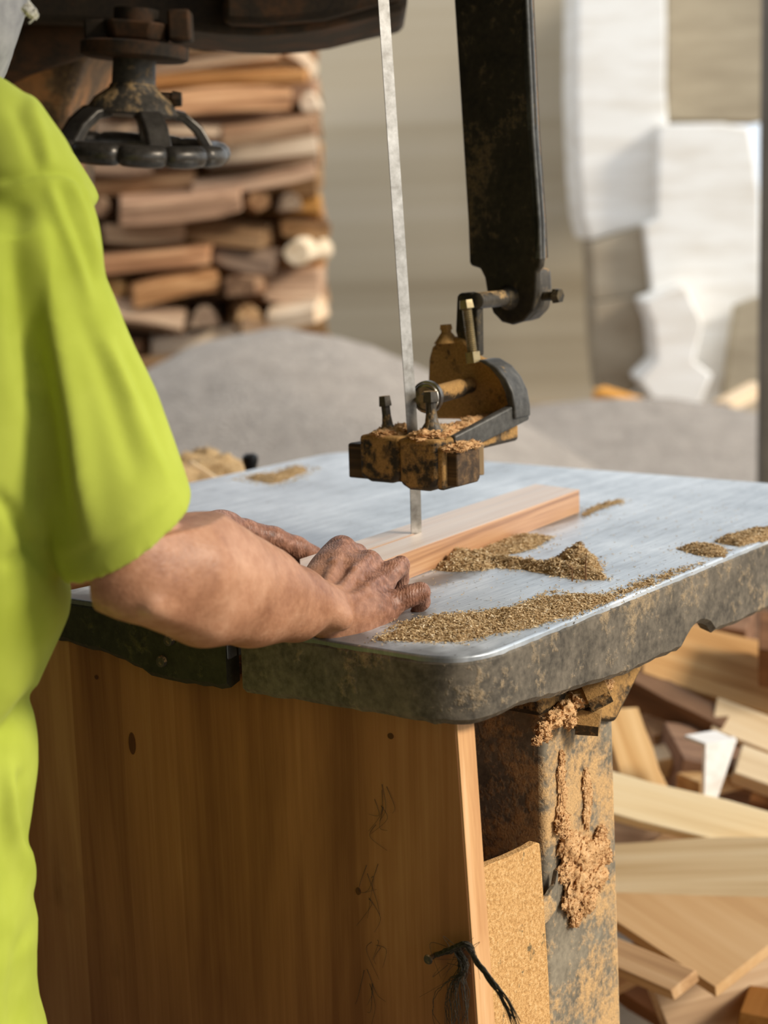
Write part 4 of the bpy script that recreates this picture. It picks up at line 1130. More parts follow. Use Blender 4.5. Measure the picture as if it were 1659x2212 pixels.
r_up = [ring(top_c + Vector((0, 0, .055)) + AX_U * .02, -AX_V, AX_U, .105, .088, 56), ring(top_c + Vector((0, 0, .035)) + AX_U * .012, -AX_V, AX_U, .15, .105, 56), ring(top_c - Vector((0, 0, .005)), -AX_V, AX_U, .19, .122, 56)]
inner = ring(Vector((rings[-1][0].x, rings[-1][0].y, 0)) * 0 + sum(rings[-1], Vector()) / 56 + Vector((0, 0, .02)), -AX_V, AX_U, .19, .11, 56)
mb = MB().loft(r_up + rings + [inner])
# right sleeve: shoulder cap to the hem
def slv(c_, Y, wpx, dpx, ang):
    """a sleeve ring seen as a chord wpx wide at screen angle ang, dpx deep along the arm's view"""
    cc = px(*c_, Y); e1 = (RGT * math.cos(ang) - UPV * math.sin(ang)); e2 = FWD * .93 + (RGT * math.sin(ang) + UPV * math.cos(ang)) * .36
    return ring(cc, e1, e2, wpx * Y / FPX, dpx * Y / FPX, 48)
sl = [slv((-118, 225), 1.40, 95, 120, -1.15), slv((-60, 268), 1.40, 118, 135, -1.0), slv((-10, 316), 1.395, 132, 142, -.75), slv((26, 376), 1.39, 136, 146, -.5), slv((64, 444), 1.385, 133, 146, -.32),
      slv((92, 530), 1.38, 128, 142, -.22), slv((103, 620), 1.375, 126, 138, -.18), slv((122, 700), 1.37, 140, 138, -.20), slv((153, 800), 1.365, 150, 140, -.24), slv((190, 900), 1.36, 158, 150, -.30),
      slv((222, 1000), 1.355, 163, 160, -.38), slv((252, 1088), 1.352, 168, 170, -.47), slv((270, 1142), 1.35, 171, 172, -.53), slv((275, 1164), 1.35, 171, 172, -.545)]
inn = [slv((275, 1163), 1.35, 152, 152, -.545), slv((254, 1096), 1.352, 146, 146, -.47)]
mb.loft(sl + inn)
# left sleeve
shLv, eLv = Vector(shL), Vector(eL); dl_ = (eLv - shLv).normalized(); s1 = dl_.cross(AX_V).normalized(); s2 = dl_.cross(s1)
mb.loft([ring(shLv - dl_ * .05 - AX_V * .03, s1, s2, .055, .06, 40), ring(shLv, s1, s2, .078, .075, 40), ring(shLv.lerp(eLv, .4), s1, s2, .075, .075, 40), ring(shLv.lerp(eLv, .75), s1, s2, .078, .078, 40), ring(shLv.lerp(eLv, .74), s1, s2, .07, .07, 40), ring(shLv.lerp(eLv, .6), s1, s2, .064, .064, 40)])
# triangulate / quads for numpy
me_ = bpy.data.meshes.new('tmp'); me_.from_pydata([tuple(v) for v in mb.v], [], mb.f)
bm_ = bmesh.new(); bm_.from_mesh(me_); bmesh.ops.recalc_face_normals(bm_, faces=bm_.faces); bmesh.ops.triangulate(bm_, faces=[f for f in bm_.faces if len(f.verts) > 4]); bm_.to_mesh(me_); bm_.free()
so = bpy.data.objects.new('shirt', me_); COL.objects.link(so); put(so, PERSON, PC)
for v in me_.vertices: v.co = v.co - PC
me_.materials.append(M_SHIRT)
r = so.modifiers.new('fuse', 'REMESH'); r.mode = 'VOXEL'; r.voxel_size = .0036
dg = bpy.context.evaluated_depsgraph_get(); dg.update()
me2 = bpy.data.meshes.new_from_object(so.evaluated_get(dg), depsgraph=dg); so.modifiers.clear(); so.data = me2; bpy.data.meshes.remove(me_); me2.name = 'shirt'
if not me2.materials: me2.materials.append(M_SHIRT)
n = len(me2.vertices); V = np.empty(n * 3); me2.vertices.foreach_get('co', V); V = V.reshape(-1, 3)
F = np.array([tuple(p.vertices) if len(p.vertices) == 4 else (*p.vertices, p.vertices[0])[:4] for p in me2.polygons])
V = smooth_mesh(V, F, 5)
me2.vertices.foreach_set('co', V.ravel()); me2.update()
NRM = np.empty(n * 3); me2.vertices.foreach_get('normal', NRM); NRM = NRM.reshape(-1, 3)
Wd = V + np.array(PC)
# folds: ridges (+) and valleys (-) along lines on the cloth, given as places
dep = (Wd - np.array(CAM)) @ np.array(FWD)
sx = 829.5 + FPX * ((Wd - np.array(CAM)) @ np.array(RGT)) / dep; sy = 1106 - FPX * ((Wd - np.array(CAM)) @ np.array(UPV)) / dep
front = (NRM @ np.array(FWD)) < .35
disp = np.zeros(n)
def fold(pts, amp, wid):
    P_ = np.array(pts, float); best = np.full(n, 1e9); tt = np.zeros(n); acc = 0; Ls = [np.linalg.norm(P_[i + 1] - P_[i]) for i in range(len(P_) - 1)]; tot = sum(Ls)
    for i in range(len(P_) - 1):
        a = P_[i]; d_ = P_[i + 1] - a; L2 = d_ @ d_
        t = np.clip(((sx - a[0]) * d_[0] + (sy - a[1]) * d_[1]) / L2, 0, 1)
        dist = np.hypot(sx - a[0] - t * d_[0], sy - a[1] - t * d_[1])
        u_ = dist < best; best[u_] = dist[u_]; tt[u_] = (acc + t[u_] * Ls[i]) / tot; acc += Ls[i]
    env = np.clip(np.minimum(tt, 1 - tt) * 5, 0, 1) ** .7
    disp[front] += (amp * np.exp(-(best / wid) ** 2) * env)[front]
fold([(-60, 385), (20, 388), (90, 372), (140, 374), (195, 405)], -.0040, 9)                 # sleeve seam
fold([(-60, 400), (20, 404), (90, 388), (140, 390), (195, 420)], .0022, 10)
fold([(100, 384), (128, 470), (165, 560), (200, 660)], .0045, 14)
fold([(122, 384), (150, 470), (185, 560), (205, 640)], -.0035, 11)
fold([(148, 386), (178, 450), (205, 540), (215, 600)], .0040, 10)
fold([(165, 390), (195, 450), (212, 530)], -.0040, 8)
fold([(60, 200), (90, 290), (110, 370)], .0040, 14)
fold([(25, 215), (60, 300), (85, 372)], -.0030, 14)
fold([(30, 430), (40, 560), (60, 720), (95, 900), (110, 1050), (140, 1180)], -.011, 34)        # deep dark furrow of the back of the sleeve
fold([(75, 430), (95, 600), (125, 760), (160, 940), (180, 1080), (200, 1190)], .008, 30)
fold([(160, 640), (215, 780), (265, 930), (300, 1050)], -.0035, 22)
fold([(225, 720), (285, 860), (330, 980), (362, 1060)], .0048, 16)
fold([(250, 720), (318, 880), (360, 1000)], -.0032, 13)
fold([(285, 860), (330, 990), (350, 1050)], -.002, 10)
fold([(135, 1218), (235, 1170), (330, 1105), (400, 1035)], -.0022, 8)                       # hem stitching
fold([(-20, 1060), (30, 1110), (70, 1180), (100, 1240)], -.007, 16)
fold([(0, 1225), (60, 1185), (100, 1150)], -.004, 12)
fold([(150, 1260), (110, 1340), (60, 1440), (0, 1560)], .006, 34)
fold([(75, 1480), (40, 1540), (0, 1600), (-60, 1680)], -.007, 18)
fold([(20, 1640), (30, 1760), (55, 1860), (75, 1930)], .006, 16)
fold([(40, 1660), (45, 1760), (62, 1840)], -.006, 12)
fold([(70, 1980), (40, 2060), (30, 2150), (40, 2260)], -.004, 18)
fold([(10, 1560), (0, 1700), (10, 1850), (20, 2000)], -.004, 20)
from mathutils import noise as mn
disp += np.array([.0022 * mn.noise(Vector(p) * 9) + .0012 * mn.noise(Vector(p) * 21) for p in Wd])
V += NRM * disp[:, None]
V = smooth_mesh(V, F, 2)
me2.vertices.foreach_set('co', V.ravel()); me2.update(); me2.polygons.foreach_set('use_smooth', [True] * len(me2.polygons))

# ---- trousers
q = NM('work_trousers'); c = q.coord('Object')
q.set(Base_Color=q.ramp(q.noise(c, 12, 4), [(.3, sr(48, 48, 54)), (.7, sr(70, 68, 72))]), Roughness=.9); M_TR = q.m
mb = MB()
hipV = Vector(hip)
for s_ in (-1, 1):
    hj = hipV - AX_V * .078 * s_
    mb.loft([ring(Vector((hj.x, hj.y, z)) - AX_U * o_, -AX_V, AX_U, a_, b_, 28) for z, a_, b_, o_ in ((.98, .088, .098, .0), (.84, .094, .105, .01), (.70, .095, .10, .01), (.48, .085, .09, .0), (.28, .08, .085, .02), (.07, .08, .085, .03))])
build('trousers', mb, M_TR, PERSON, angle=60)
mb = MB()
for s_ in (-1, 1):
    hj = hipV - AX_V * .078 * s_
    mb = MB(); cc = Vector((hj.x, hj.y, 0))
    mb.loft([ring(cc + AX_U * f_ + Vector((0, 0, z)), -AX_V, AX_U, a_, b_, 24) for z, f_, a_, b_ in ((.001, .035, .045, .125), (.03, .035, .05, .13), (.05, .03, .046, .12), (.075, .0, .042, .085), (.10, -.02, .042, .055))])
    build('shoe', mb, M_RUBBER, PERSON, angle=60)
# ---- grey cloth hood over the head
q = NM('grey_hood'); c = q.coord('Object')
n1 = q.noise(c, 30, 4, .6)
q.set(Base_Color=q.ramp(n1, [(.3, sr(120, 120, 122)), (.7, sr(176, 174, 172))]), Roughness=.85, Sheen_Weight=.2); q.bump(q.noise(c, 600, 2), .15, .0008); M_HOOD = q.m
cap_edge = [(76, -40), (73, 0), (66, 32), (50, 52), (28, 74), (0, 88), (-60, 104), (-150, 90)]
rings = []
nr = 36
hc_ = Vector(head0)
for k, (u_, ra, rb, f_) in enumerate(((.140, .01, .01, 0), (.132, .045, .05, 0), (.11, .078, .088, -.004), (.07, .096, .108, -.006), (.03, .101, .112, -.008), (-.02, .099, .106, -.012), (-.06, .096, .108, -.012), (-.09, .088, .100, -.010), (-.115, .072, .085, -.008), (-.130, .06, .07, -.008))):
    cc = hc_ + Vector(HU) * u_ + Vector(HF) * f_
    rg_ = []
    for i in range(nr):
        t = 2 * math.pi * i / nr; wv_ = 1 + .03 * math.sin(t * 9 + k * .5) * min(1, k / 5)
        rg_.append(cc + Vector(HL) * ra * math.cos(t) * wv_ + Vector(HF) * rb * math.sin(t) * wv_)
    rings.append(rg_)
hood = MB(); n_ = nr
hood.v = [p for r_ in rings for p in r_]
for k in range(len(rings) - 1):
    for i in range(n_):
        j = (i + 1) % n_
        if k in (3, 4) and n_ / 4 - 3.5 < i < n_ / 4 + 2.5: continue      # the face is open
        hood.f.append((k * n_ + i, k * n_ + j, (k + 1) * n_ + j, (k + 1) * n_ + i))
hood.f.append(tuple(range(n_)))
ho = build('hood', hood, M_HOOD, PERSON, angle=80, label='grey cloth hood')
sm = ho.modifiers.new('thick', 'SOLIDIFY'); sm.thickness = .004
ss = ho.modifiers.new('sub', 'SUBSURF'); ss.levels = ss.render_levels = 1
# white frayed tie end on the hood
q = NM('white_fray'); q.set(Base_Color=(*sr(232, 228, 214), 1), Roughness=.9); M_FRAY = q.m
rg = random.Random(4); mb = MB(); P = px(66, 26, 1.425)
for k in range(60):
    d_ = Vector((rg.gauss(.5, .5), rg.gauss(0, .5), rg.gauss(-.6, .5))).normalized()
    mb.tube([P + Vector((rg.gauss(0, .0025), rg.gauss(0, .002), rg.gauss(0, .003))), P + d_ * rg.uniform(.003, .008)], [.0009, .0005], 5)
mb.tube([P + Vector((-.006, 0, .004)), P + Vector((.002, 0, -.001))], [.003, .0045], 10)
build('tie_end', mb, M_FRAY, ho, label='white frayed tie end')
# =================================================================== behind the saw
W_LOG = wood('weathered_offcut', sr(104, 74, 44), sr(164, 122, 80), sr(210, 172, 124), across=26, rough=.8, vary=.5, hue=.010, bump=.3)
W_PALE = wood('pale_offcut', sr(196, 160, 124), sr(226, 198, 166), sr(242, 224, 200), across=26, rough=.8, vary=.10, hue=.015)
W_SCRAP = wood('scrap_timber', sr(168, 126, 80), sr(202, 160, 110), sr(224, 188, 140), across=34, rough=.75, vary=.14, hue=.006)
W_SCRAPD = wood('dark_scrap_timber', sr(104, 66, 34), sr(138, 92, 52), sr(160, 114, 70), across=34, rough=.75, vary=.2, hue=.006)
W_SCRAPL = wood('light_scrap_timber', sr(206, 170, 116), sr(232, 204, 156), sr(240, 218, 178), across=30, rough=.7, vary=.05, hue=.008)
W_SHEET = wood('tan_sheet', sr(186, 142, 94), sr(204, 162, 112), sr(216, 178, 130), across=14, rough=.75)
def timber(name, a, b_, wd, th, mat, label, cat, group=None, up=(0, 0, 1), bev=.004, taper=0, seed=0, lift=0):
    """A sawn piece of wood from a to b (centres of its ends)."""
    a, b_ = Vector(a), Vector(b_); rot = frame_from(b_ - a, up); L = (b_ - a).length
    rg = random.Random(seed); c_ = (a + b_) / 2
    rings = []
    ns = 5
    for k in range(ns):
        t = k / (ns - 1) - .5; s_ = 1 - taper * (t + .5)
        jw = [rg.uniform(-.05, .05) for _ in range(4)]
        sk = (rg.uniform(-.02, .02) if k in (0, ns - 1) else 0)
        p = Vector((t * L, rg.uniform(-.02, .02) * wd, rg.uniform(-.02, .02) * th))
        rings.append([c_ + rot @ (p + Vector((sk * sy * 1.0 * wd * 4, sy * wd / 2 * s_ * (1 + j_), sz * th / 2 * s_ * (1 + j_)))) for (sy, sz), j_ in zip(((-1, -1), (1, -1), (1, 1), (-1, 1)), jw)])
    o = build(name, MB().loft(rings), mat, bevel=bev, origin=c_, rot=rot)
    return tag(o, label, cat, group)

# ---- tall stack of offcuts on the left: crooked layers of short slabs
rg = random.Random(12)
GW = 'offcuts in the tall stack behind the handwheel'
YS = 8.6; xL, xR = px(80, 500, YS).x, px(690, 500, YS).x
ordn = ['first', 'second', 'third', 'fourth', 'fifth', 'sixth', 'seventh', 'eighth', 'ninth', 'tenth', 'eleventh', 'twelfth', 'thirteenth', 'fourteenth', 'fifteenth', 'sixteenth', 'seventeenth', 'eighteenth', 'nineteenth', 'twentieth', 'twenty-first', 'twenty-second', 'twenty-third', 'twenty-fourth', 'twenty-fifth', 'twenty-sixth', 'twenty-seventh', 'twenty-eighth', 'twenty-ninth', 'thirtieth']
layers = []; z = .0
while z < 2.55:
    th = rg.uniform(.10, .165) if z < 2.0 else rg.uniform(.075, .11)
    layers.append((z, th)); z += th * .96
NLAY = len(layers)
def slab_piece(a, b_, wd, th, mat, label, seed, shape):
    """A rough slab: a bark-backed round, half round or squared section, uneven along its length."""
    rg2 = random.Random(seed); a, b_ = Vector(a), Vector(b_); rot = frame_from(b_ - a, (0, rg2.uniform(-.25, .25), 1)); L = (b_ - a).length; c_ = (a + b_) / 2
    if shape == 0: sec = [(math.cos(t) * .5, math.sin(t) * .5) for t in [2 * math.pi * i / 9 for i in range(9)]]
    elif shape == 1: sec = [(-.5, -.5), (.5, -.5)] + [(math.cos(t) * .5, -.42 + math.sin(t) * .92) for t in [math.pi * i / 5 for i in range(6)]]
    else: sec = [(-.5, -.42), (.46, -.5), (.5, .38), (.1, .5), (-.46, .44)]
    sec = [(x_ * rg2.uniform(.85, 1.1), y_ * rg2.uniform(.85, 1.08)) for x_, y_ in sec]
    rings = []; bend = rg2.uniform(-.02, .02)
    for k in range(6):
        t = k / 5 - .5; s_ = 1 - .16 * abs(t) * rg2.random() * 2
        rings.append([c_ + rot @ Vector((t * L + (y_ * th * rg2.uniform(-.3, .3) if k in (0, 5) else 0), x_ * wd * s_, y_ * th * s_ + bend * (1 - 4 * t * t))) for x_, y_ in sec])
    o = build('offcut', MB().loft(rings), mat, bevel=.006, origin=c_, rot=rot, angle=50)
    return tag(o, label, 'wood', GW)
def yrow(li): return pix(Vector((px(600, 300, YS).x, YS, layers[li][0] + layers[li][1] / 2)))[1]
FIRST = max(li for li in range(NLAY) if yrow(li) > 88)
def lay_words(li): return f'{ordn[FIRST - li]} layer below the machine arm' if li <= FIRST else f'{ordn[NLAY - 1 - li]} layer from the very top'
for li, (z0, th) in enumerate(layers):
    x = xL - rg.uniform(0, .25); row = []
    while x < xR - .03:
        across = rg.random() < .36 and z0 < 2.0            # some pieces show their ends
        L = rg.uniform(.11, .22) if across else rg.uniform(.28, .75)
        if z0 > 1.95: L = rg.uniform(.6, 1.3); across = False
        if x + L > xR: L = xR - x + rg.uniform(-.03, .02)
        if L > .06: row.append((x, L, across))
        x += L + rg.uniform(.0, .05)
    for ci, (x, L, across) in enumerate(row):
        y0 = YS + rg.uniform(-.16, .16); t_ = th * rg.uniform(.72, 1.02)
        pale = (z0 > 2.02 and rg.random() < .9) or rg.random() < .12  # top layers mostly pale: sunlight painted as wood colour; elsewhere random
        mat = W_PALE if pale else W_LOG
        kind = 'pale' if pale else 'brown'
        zc = z0 + t_ / 2 + .002
        where = f'{lay_words(li)}, {ordn[len(row) - 1 - ci]} from the right end'
        if across:
            a = Vector((x + L / 2, y0 - .18, zc)); b_ = Vector((x + L / 2 + rg.uniform(-.16, .16), y0 + .42, zc))
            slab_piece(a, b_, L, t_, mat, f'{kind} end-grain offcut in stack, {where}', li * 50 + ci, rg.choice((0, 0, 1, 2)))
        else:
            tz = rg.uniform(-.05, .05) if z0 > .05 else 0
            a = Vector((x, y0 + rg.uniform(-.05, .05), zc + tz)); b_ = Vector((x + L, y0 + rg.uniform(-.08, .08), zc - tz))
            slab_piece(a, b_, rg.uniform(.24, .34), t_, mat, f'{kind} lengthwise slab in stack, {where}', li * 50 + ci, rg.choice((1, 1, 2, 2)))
for rr_, YR in enumerate((YS + .42, YS + .75)):      # rear rows, seen only through the gaps
    zz = .05
    k = 0
    while zz < 2.35:
        x = xL - rg.uniform(0, .3)
        while x < xR - .3:
            L = min(rg.uniform(.7, 1.1), xR - x)
            slab_piece(Vector((x, YR, zz + rg.uniform(-.02, .02))), Vector((x + L, YR + rg.uniform(-.05, .05), zz + rg.uniform(-.02, .02))), .3, .15, W_LOG, 'brown slab in the dark rear rows of the stack, seen only through its gaps', 9000 + rr_ * 400 + k, 2)['group'] = 'slabs in the dark rear rows of the stack'
            x += L; k += 1
        zz += .15
# ---- heap of grey gravel
q = NM('grey_gravel'); c = q.coord('Object')
n1 = q.noise(c, 9, 5, .7); n2 = q.noise(c, 60, 3, .7)
q.set(Base_Color=q.ramp(q.math('ADD', q.math('MULTIPLY', n1, .5), q.math('MULTIPLY', n2, .5)), [(.3, sr(140, 131, 122)), (.7, sr(186, 175, 164))]), Roughness=.95, Specular_IOR_Level=.05)
q.bump(q.math('ADD', n1, n2), .8, .03); M_GRAVEL = q.m
def mound(name, cx, cy, R, Hh, label, mat, flat=.25, seed=1, sxy=(1, 1), cat='gravel heap', power=1.0):
    b = MB(); NR, NA = 26, 72; vs = []
    for i in range(NR + 1):
        r = i / NR
        for k in range(NA):
            t = 2 * math.pi * k / NA
            rr = r * (1 + .06 * mn.noise(Vector((math.cos(t) * 1.5, math.sin(t) * 1.5, seed))))
            h = max(0, 1 - (math.sqrt(r * r + flat * flat) - flat) / (math.sqrt(1 + flat * flat) - flat))
            x_, y_ = cx + R * sxy[0] * rr * math.cos(t), cy + R * sxy[1] * rr * math.sin(t)
            z_ = Hh * h ** power + .02 * mn.fractal(Vector((x_ * 3, y_ * 3, seed)), .7, 2, 4) * (1 - r)
            vs.append((x_, y_, max(z_, .002) if i < NR else .001))
    b.add(vs, [(i * NA + k, i * NA + (k + 1) % NA, (i + 1) * NA + (k + 1) % NA, (i + 1) * NA + k) for i in range(NR) for k in range(NA)])
    o = build(name, b, mat, angle=180)
    return tag(o, label, cat, kind='stuff')
HYg = 6.8
pk = px(588, 716, HYg)
mound('gravel_heap', pk.x, pk.y, 1.75, pk.z, 'tall rounded heap of grey gravel in front of the stacked offcuts', M_GRAVEL, flat=.36, seed=2)
mound('gravel_heap', px(1330, 950, 8.6).x, 8.6, 1.5, .40, 'low grey gravel spread on the ground behind the right half of the table', M_GRAVEL, flat=.3, seed=5, sxy=(1.35, .9))

# ---- stacks of white and shaded boards on the right
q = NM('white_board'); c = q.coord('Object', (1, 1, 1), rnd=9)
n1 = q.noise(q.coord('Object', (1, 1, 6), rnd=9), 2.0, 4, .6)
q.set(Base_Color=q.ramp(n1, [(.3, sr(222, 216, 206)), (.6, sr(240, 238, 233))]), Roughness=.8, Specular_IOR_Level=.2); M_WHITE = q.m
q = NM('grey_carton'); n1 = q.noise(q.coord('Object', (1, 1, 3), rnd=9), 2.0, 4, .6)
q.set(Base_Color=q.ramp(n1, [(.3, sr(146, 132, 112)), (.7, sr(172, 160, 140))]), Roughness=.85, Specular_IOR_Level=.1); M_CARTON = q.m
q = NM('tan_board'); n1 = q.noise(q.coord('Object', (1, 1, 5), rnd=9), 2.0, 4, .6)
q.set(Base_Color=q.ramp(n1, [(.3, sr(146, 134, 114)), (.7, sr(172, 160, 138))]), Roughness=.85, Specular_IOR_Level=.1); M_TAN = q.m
def crate(name, poly, Y, depth, mat, label, cat, bev=.015, group=None, skew=.0):
    r0 = [px(x, y, Y) for x, y in poly]; off = Vector((skew, depth, 0))
    c_ = sum(r0, Vector()) / len(r0) + off / 2
    o = build(name, MB().prism(r0, off), mat, bevel=bev, origin=c_)
    return tag(o, label, cat, group)
YB = 10.6
crate('white_board_stack', [(1250, -160), (1436, -160), (1440, 60), (1438, 190), (1446, 300), (1430, 300), (1420, 470), (1395, 486), (1345, 500), (1275, 520), (1262, 470), (1254, 380), (1247, 200)], YB, .8, M_WHITE, 'tall white stack of boards reaching out of the frame right of the guide post', 'board stack')
crate('white_board_stack', [(1424, 268), (1560, 266), (1618, 276), (1628, 330), (1640, 420), (1644, 640), (1640, 780), (1600, 850), (1500, 900), (1400, 900), (1420, 780), (1412, 660), (1400, 560), (1392, 486), (1420, 470)], YB - .15, .9, M_WHITE, 'broad lower white stack of boards left of the dark steel post', 'board stack')
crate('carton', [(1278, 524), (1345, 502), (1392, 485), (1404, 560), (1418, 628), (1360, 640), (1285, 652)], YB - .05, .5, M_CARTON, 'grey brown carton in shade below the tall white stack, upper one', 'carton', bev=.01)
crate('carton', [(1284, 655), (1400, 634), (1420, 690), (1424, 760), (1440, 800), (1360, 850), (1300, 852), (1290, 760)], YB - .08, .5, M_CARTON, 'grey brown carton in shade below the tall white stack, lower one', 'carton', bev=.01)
crate('white_board_stack', [(1392, 650), (1480, 615), (1520, 700), (1500, 780), (1540, 810), (1500, 905), (1440, 905), (1380, 820), (1420, 780), (1412, 700)], YB - .5, .4, M_WHITE, 'crumpled white board bundle standing before the lower carton', 'board stack')
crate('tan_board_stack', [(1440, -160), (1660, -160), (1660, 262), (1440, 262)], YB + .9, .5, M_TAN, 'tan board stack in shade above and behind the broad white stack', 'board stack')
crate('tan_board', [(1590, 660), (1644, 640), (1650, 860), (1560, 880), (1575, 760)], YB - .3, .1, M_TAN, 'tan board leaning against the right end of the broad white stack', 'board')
M_ORANGE = wood('orange_plank', sr(190, 122, 44), sr(216, 150, 66), sr(228, 172, 92), across=20)
timber('plank', px(1290, 852, YB - .8), px(1440, 898, YB - 1.0), .16, .09, M_ORANGE, 'orange plank lying on the ground before the shaded cartons', 'wood', bev=.01)
timber('plank', px(1560, 880, YB - 1.2), px(1640, 838, YB - 1.0), .12, .07, W_PALE, 'pale plank lying on the ground before the broad white stack', 'wood', bev=.01)
q = NM('steel_post'); q.set(Base_Color=q.ramp(q.noise(q.coord('Object'), 4, 4), [(.3, sr(84, 78, 68)), (.7, sr(112, 104, 92))]), Roughness=.7, Metallic=.1); M_PO = q.m
p0 = px(1656, 500, 5.4)
b = MB().box((p0.x + .02, 5.4, 1.7), (.07, .09, 3.4)); o = build('trim_1', b, M_PO, bevel=.006); o.name = 'steel_post'; tag(o, 'dark grey steel post at the right frame edge', 'post')

# ---- scrap timber heap at the lower right
def plank2(p0, p1, Y0, Y1, wd, th, mat, label, up=(0, 0, 1), seed=0, name='scrap_timber', bev=.002):
    return timber(name, px(*p0, Y0), px(*p1, Y1), wd, th, mat, label, 'wood', 'scrap timber heap beside the saw', up, bev=bev, seed=seed)
tilt = lambda a: (0, -math.sin(math.radians(a)), math.cos(math.radians(a)))
plank2((1230, 1694), (1900, 1872), 2.62, 2.50, .078, .022, W_SCRAPL, 'long pale board sloping down across the middle of the scrap heap', tilt(38), 1)
plank2((1180, 1902), (1960, 1872), 2.55, 2.42, .105, .034, W_SCRAPL, 'thick pale beam lying nearly level below the sloping board', tilt(40), 2)
plank2((1240, 1830), (1520, 1880), 2.66, 2.60, .15, .02, W_SCRAP, 'tan board tucked beneath the long pale sloping board', tilt(35), 3)
plank2((1390, 1400), (1900, 1560), 3.05, 2.95, .15, .05, W_SCRAP, 'tan beam sloping down to the right below the table rim', tilt(38), 4)
plank2((1330, 1480), (1560, 1600), 3.02, 2.9, .05, .10, W_SCRAPD, 'brown beam side behind the trunnion of the saw table', tilt(20), 5)
plank2((1540, 1550), (1900, 1690), 2.9, 2.8, .07, .03, W_SCRAPL, 'narrow pale batten above the white corner piece', tilt(40), 6)
plank2((1330, 1540), (1395, 1720), 2.85, 2.72, .075, .03, W_SCRAP, 'upright pale tan board end right of the iron column', (.3, -1, .15), 7)
plank2((1400, 1585), (1500, 1560), 2.95, 2.95, .06, .05, W_SCRAP, 'short tan block behind the upright board end', tilt(30), 8)
plank2((1440, 1660), (1600, 1680), 2.86, 2.86, .12, .12, W_SCRAPD, 'dark brown block behind the white corner piece', tilt(15), 9)
plank2((1405, 1650), (1460, 1640), 2.88, 2.86, .05, .04, W_SCRAPL, 'small pale offcut beside the dark brown block', tilt(20), 10)
plank2((1590, 1650), (1900, 1760), 2.78, 2.72, .06, .035, W_SCRAPL, 'pale batten at the right edge beside the white corner piece', tilt(38), 11)
plank2((1640, 1400), (1800, 1420), 2.95, 2.9, .11, .085, W_SCRAPD, 'orange brown block at the right edge below the table rim', tilt(25), 12)
plank2((1460, 1352), (1620, 1370), 3.25, 3.2, .07, .06, W_SCRAPD, 'brown block in the shade under the table rim', tilt(20), 13)
plank2((1490, 1430), (1600, 1420), 3.15, 3.1, .06, .05, W_SCRAP, 'small tan block in the shade behind the sloping tan beam', tilt(25), 14)
plank2((1150, 1990), (1480, 2130), 2.40, 2.18, .05, .02, W_SCRAP, 'thin tan strip forming the left edge of the square sheet', tilt(30), 15)
plank2((1280, 2150), (1560, 2010), 2.5, 2.6, .028, .02, W_SCRAP, 'thin round stick lying in the shade under the square sheet', tilt(30), 16)
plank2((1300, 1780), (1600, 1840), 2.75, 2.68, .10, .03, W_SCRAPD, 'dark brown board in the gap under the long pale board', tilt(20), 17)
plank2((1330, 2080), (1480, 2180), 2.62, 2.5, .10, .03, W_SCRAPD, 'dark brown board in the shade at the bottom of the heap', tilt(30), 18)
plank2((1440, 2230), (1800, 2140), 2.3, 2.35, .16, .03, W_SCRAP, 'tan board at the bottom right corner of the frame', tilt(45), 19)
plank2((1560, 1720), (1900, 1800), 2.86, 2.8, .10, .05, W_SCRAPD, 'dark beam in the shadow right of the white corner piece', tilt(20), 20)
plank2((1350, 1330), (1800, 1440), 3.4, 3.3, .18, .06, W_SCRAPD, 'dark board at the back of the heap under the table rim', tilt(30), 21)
plank2((1580, 2180), (1900, 2080), 2.5, 2.5, .12, .03, W_SCRAPD, 'brown board under the right corner of the square sheet', tilt(30), 22)
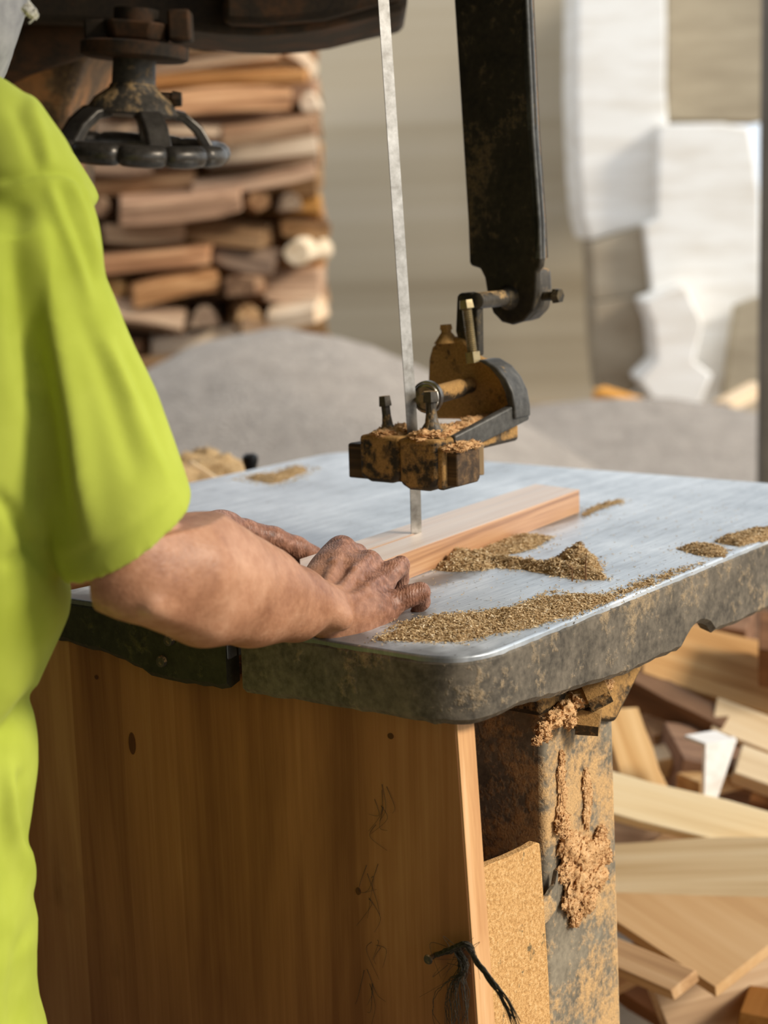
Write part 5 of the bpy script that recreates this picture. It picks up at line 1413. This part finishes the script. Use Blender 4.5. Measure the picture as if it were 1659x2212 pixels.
# square sheet with a corner towards the viewer
q0, q1, q2, q3 = px(1240, 1930, 2.50), px(1545, 2132, 2.22), px(1860, 1885, 2.45), px(1560, 1890, 2.66)
nrm = (q1 - q0).cross(q2 - q0).normalized(); nrm = nrm if nrm.z > 0 else -nrm
c_ = (q0 + q1 + q2 + q3) / 4
q3 = q0 + q2 - q1
o = build('plywood_sheet', MB().prism([q0, q1, q2, q3], -nrm * .018), W_SHEET, bevel=.001, origin=c_, rot=frame_from(q1 - q0, nrm))
tag(o, 'square tan sheet with one corner pointing toward the viewer low in the heap', 'wood', 'scrap timber heap beside the saw')
# white painted corner piece standing in the heap
M_WP = wood('white_paint', sr(214, 206, 196), sr(234, 230, 224), sr(246, 244, 240), across=20)
b = MB()
A0, A1, A2 = px(1478, 1588, 2.66), px(1545, 1577, 2.70), px(1592, 1598, 2.66)
B0 = px(1524, 1606, 2.62); D1 = px(1520, 1752, 2.60); D2 = px(1542, 1752, 2.61)
b.prism([A0, A1, A2, B0], Vector((0, 0, -.006)))
b.add([B0, A2, D2, D1, B0 + Vector((0, .02, 0)), A2 + Vector((0, .02, 0)), D2 + Vector((0, .02, 0)), D1 + Vector((0, .02, 0))],
      [(0, 1, 2, 3), (7, 6, 5, 4), (0, 4, 5, 1), (1, 5, 6, 2), (2, 6, 7, 3), (3, 7, 4, 0)])
o = build('corner_piece', b, M_WP, bevel=.001); tag(o, 'white painted corner piece standing upright in the scrap heap', 'wood')
# the heap's unseen core: more scrap below
rg = random.Random(33)
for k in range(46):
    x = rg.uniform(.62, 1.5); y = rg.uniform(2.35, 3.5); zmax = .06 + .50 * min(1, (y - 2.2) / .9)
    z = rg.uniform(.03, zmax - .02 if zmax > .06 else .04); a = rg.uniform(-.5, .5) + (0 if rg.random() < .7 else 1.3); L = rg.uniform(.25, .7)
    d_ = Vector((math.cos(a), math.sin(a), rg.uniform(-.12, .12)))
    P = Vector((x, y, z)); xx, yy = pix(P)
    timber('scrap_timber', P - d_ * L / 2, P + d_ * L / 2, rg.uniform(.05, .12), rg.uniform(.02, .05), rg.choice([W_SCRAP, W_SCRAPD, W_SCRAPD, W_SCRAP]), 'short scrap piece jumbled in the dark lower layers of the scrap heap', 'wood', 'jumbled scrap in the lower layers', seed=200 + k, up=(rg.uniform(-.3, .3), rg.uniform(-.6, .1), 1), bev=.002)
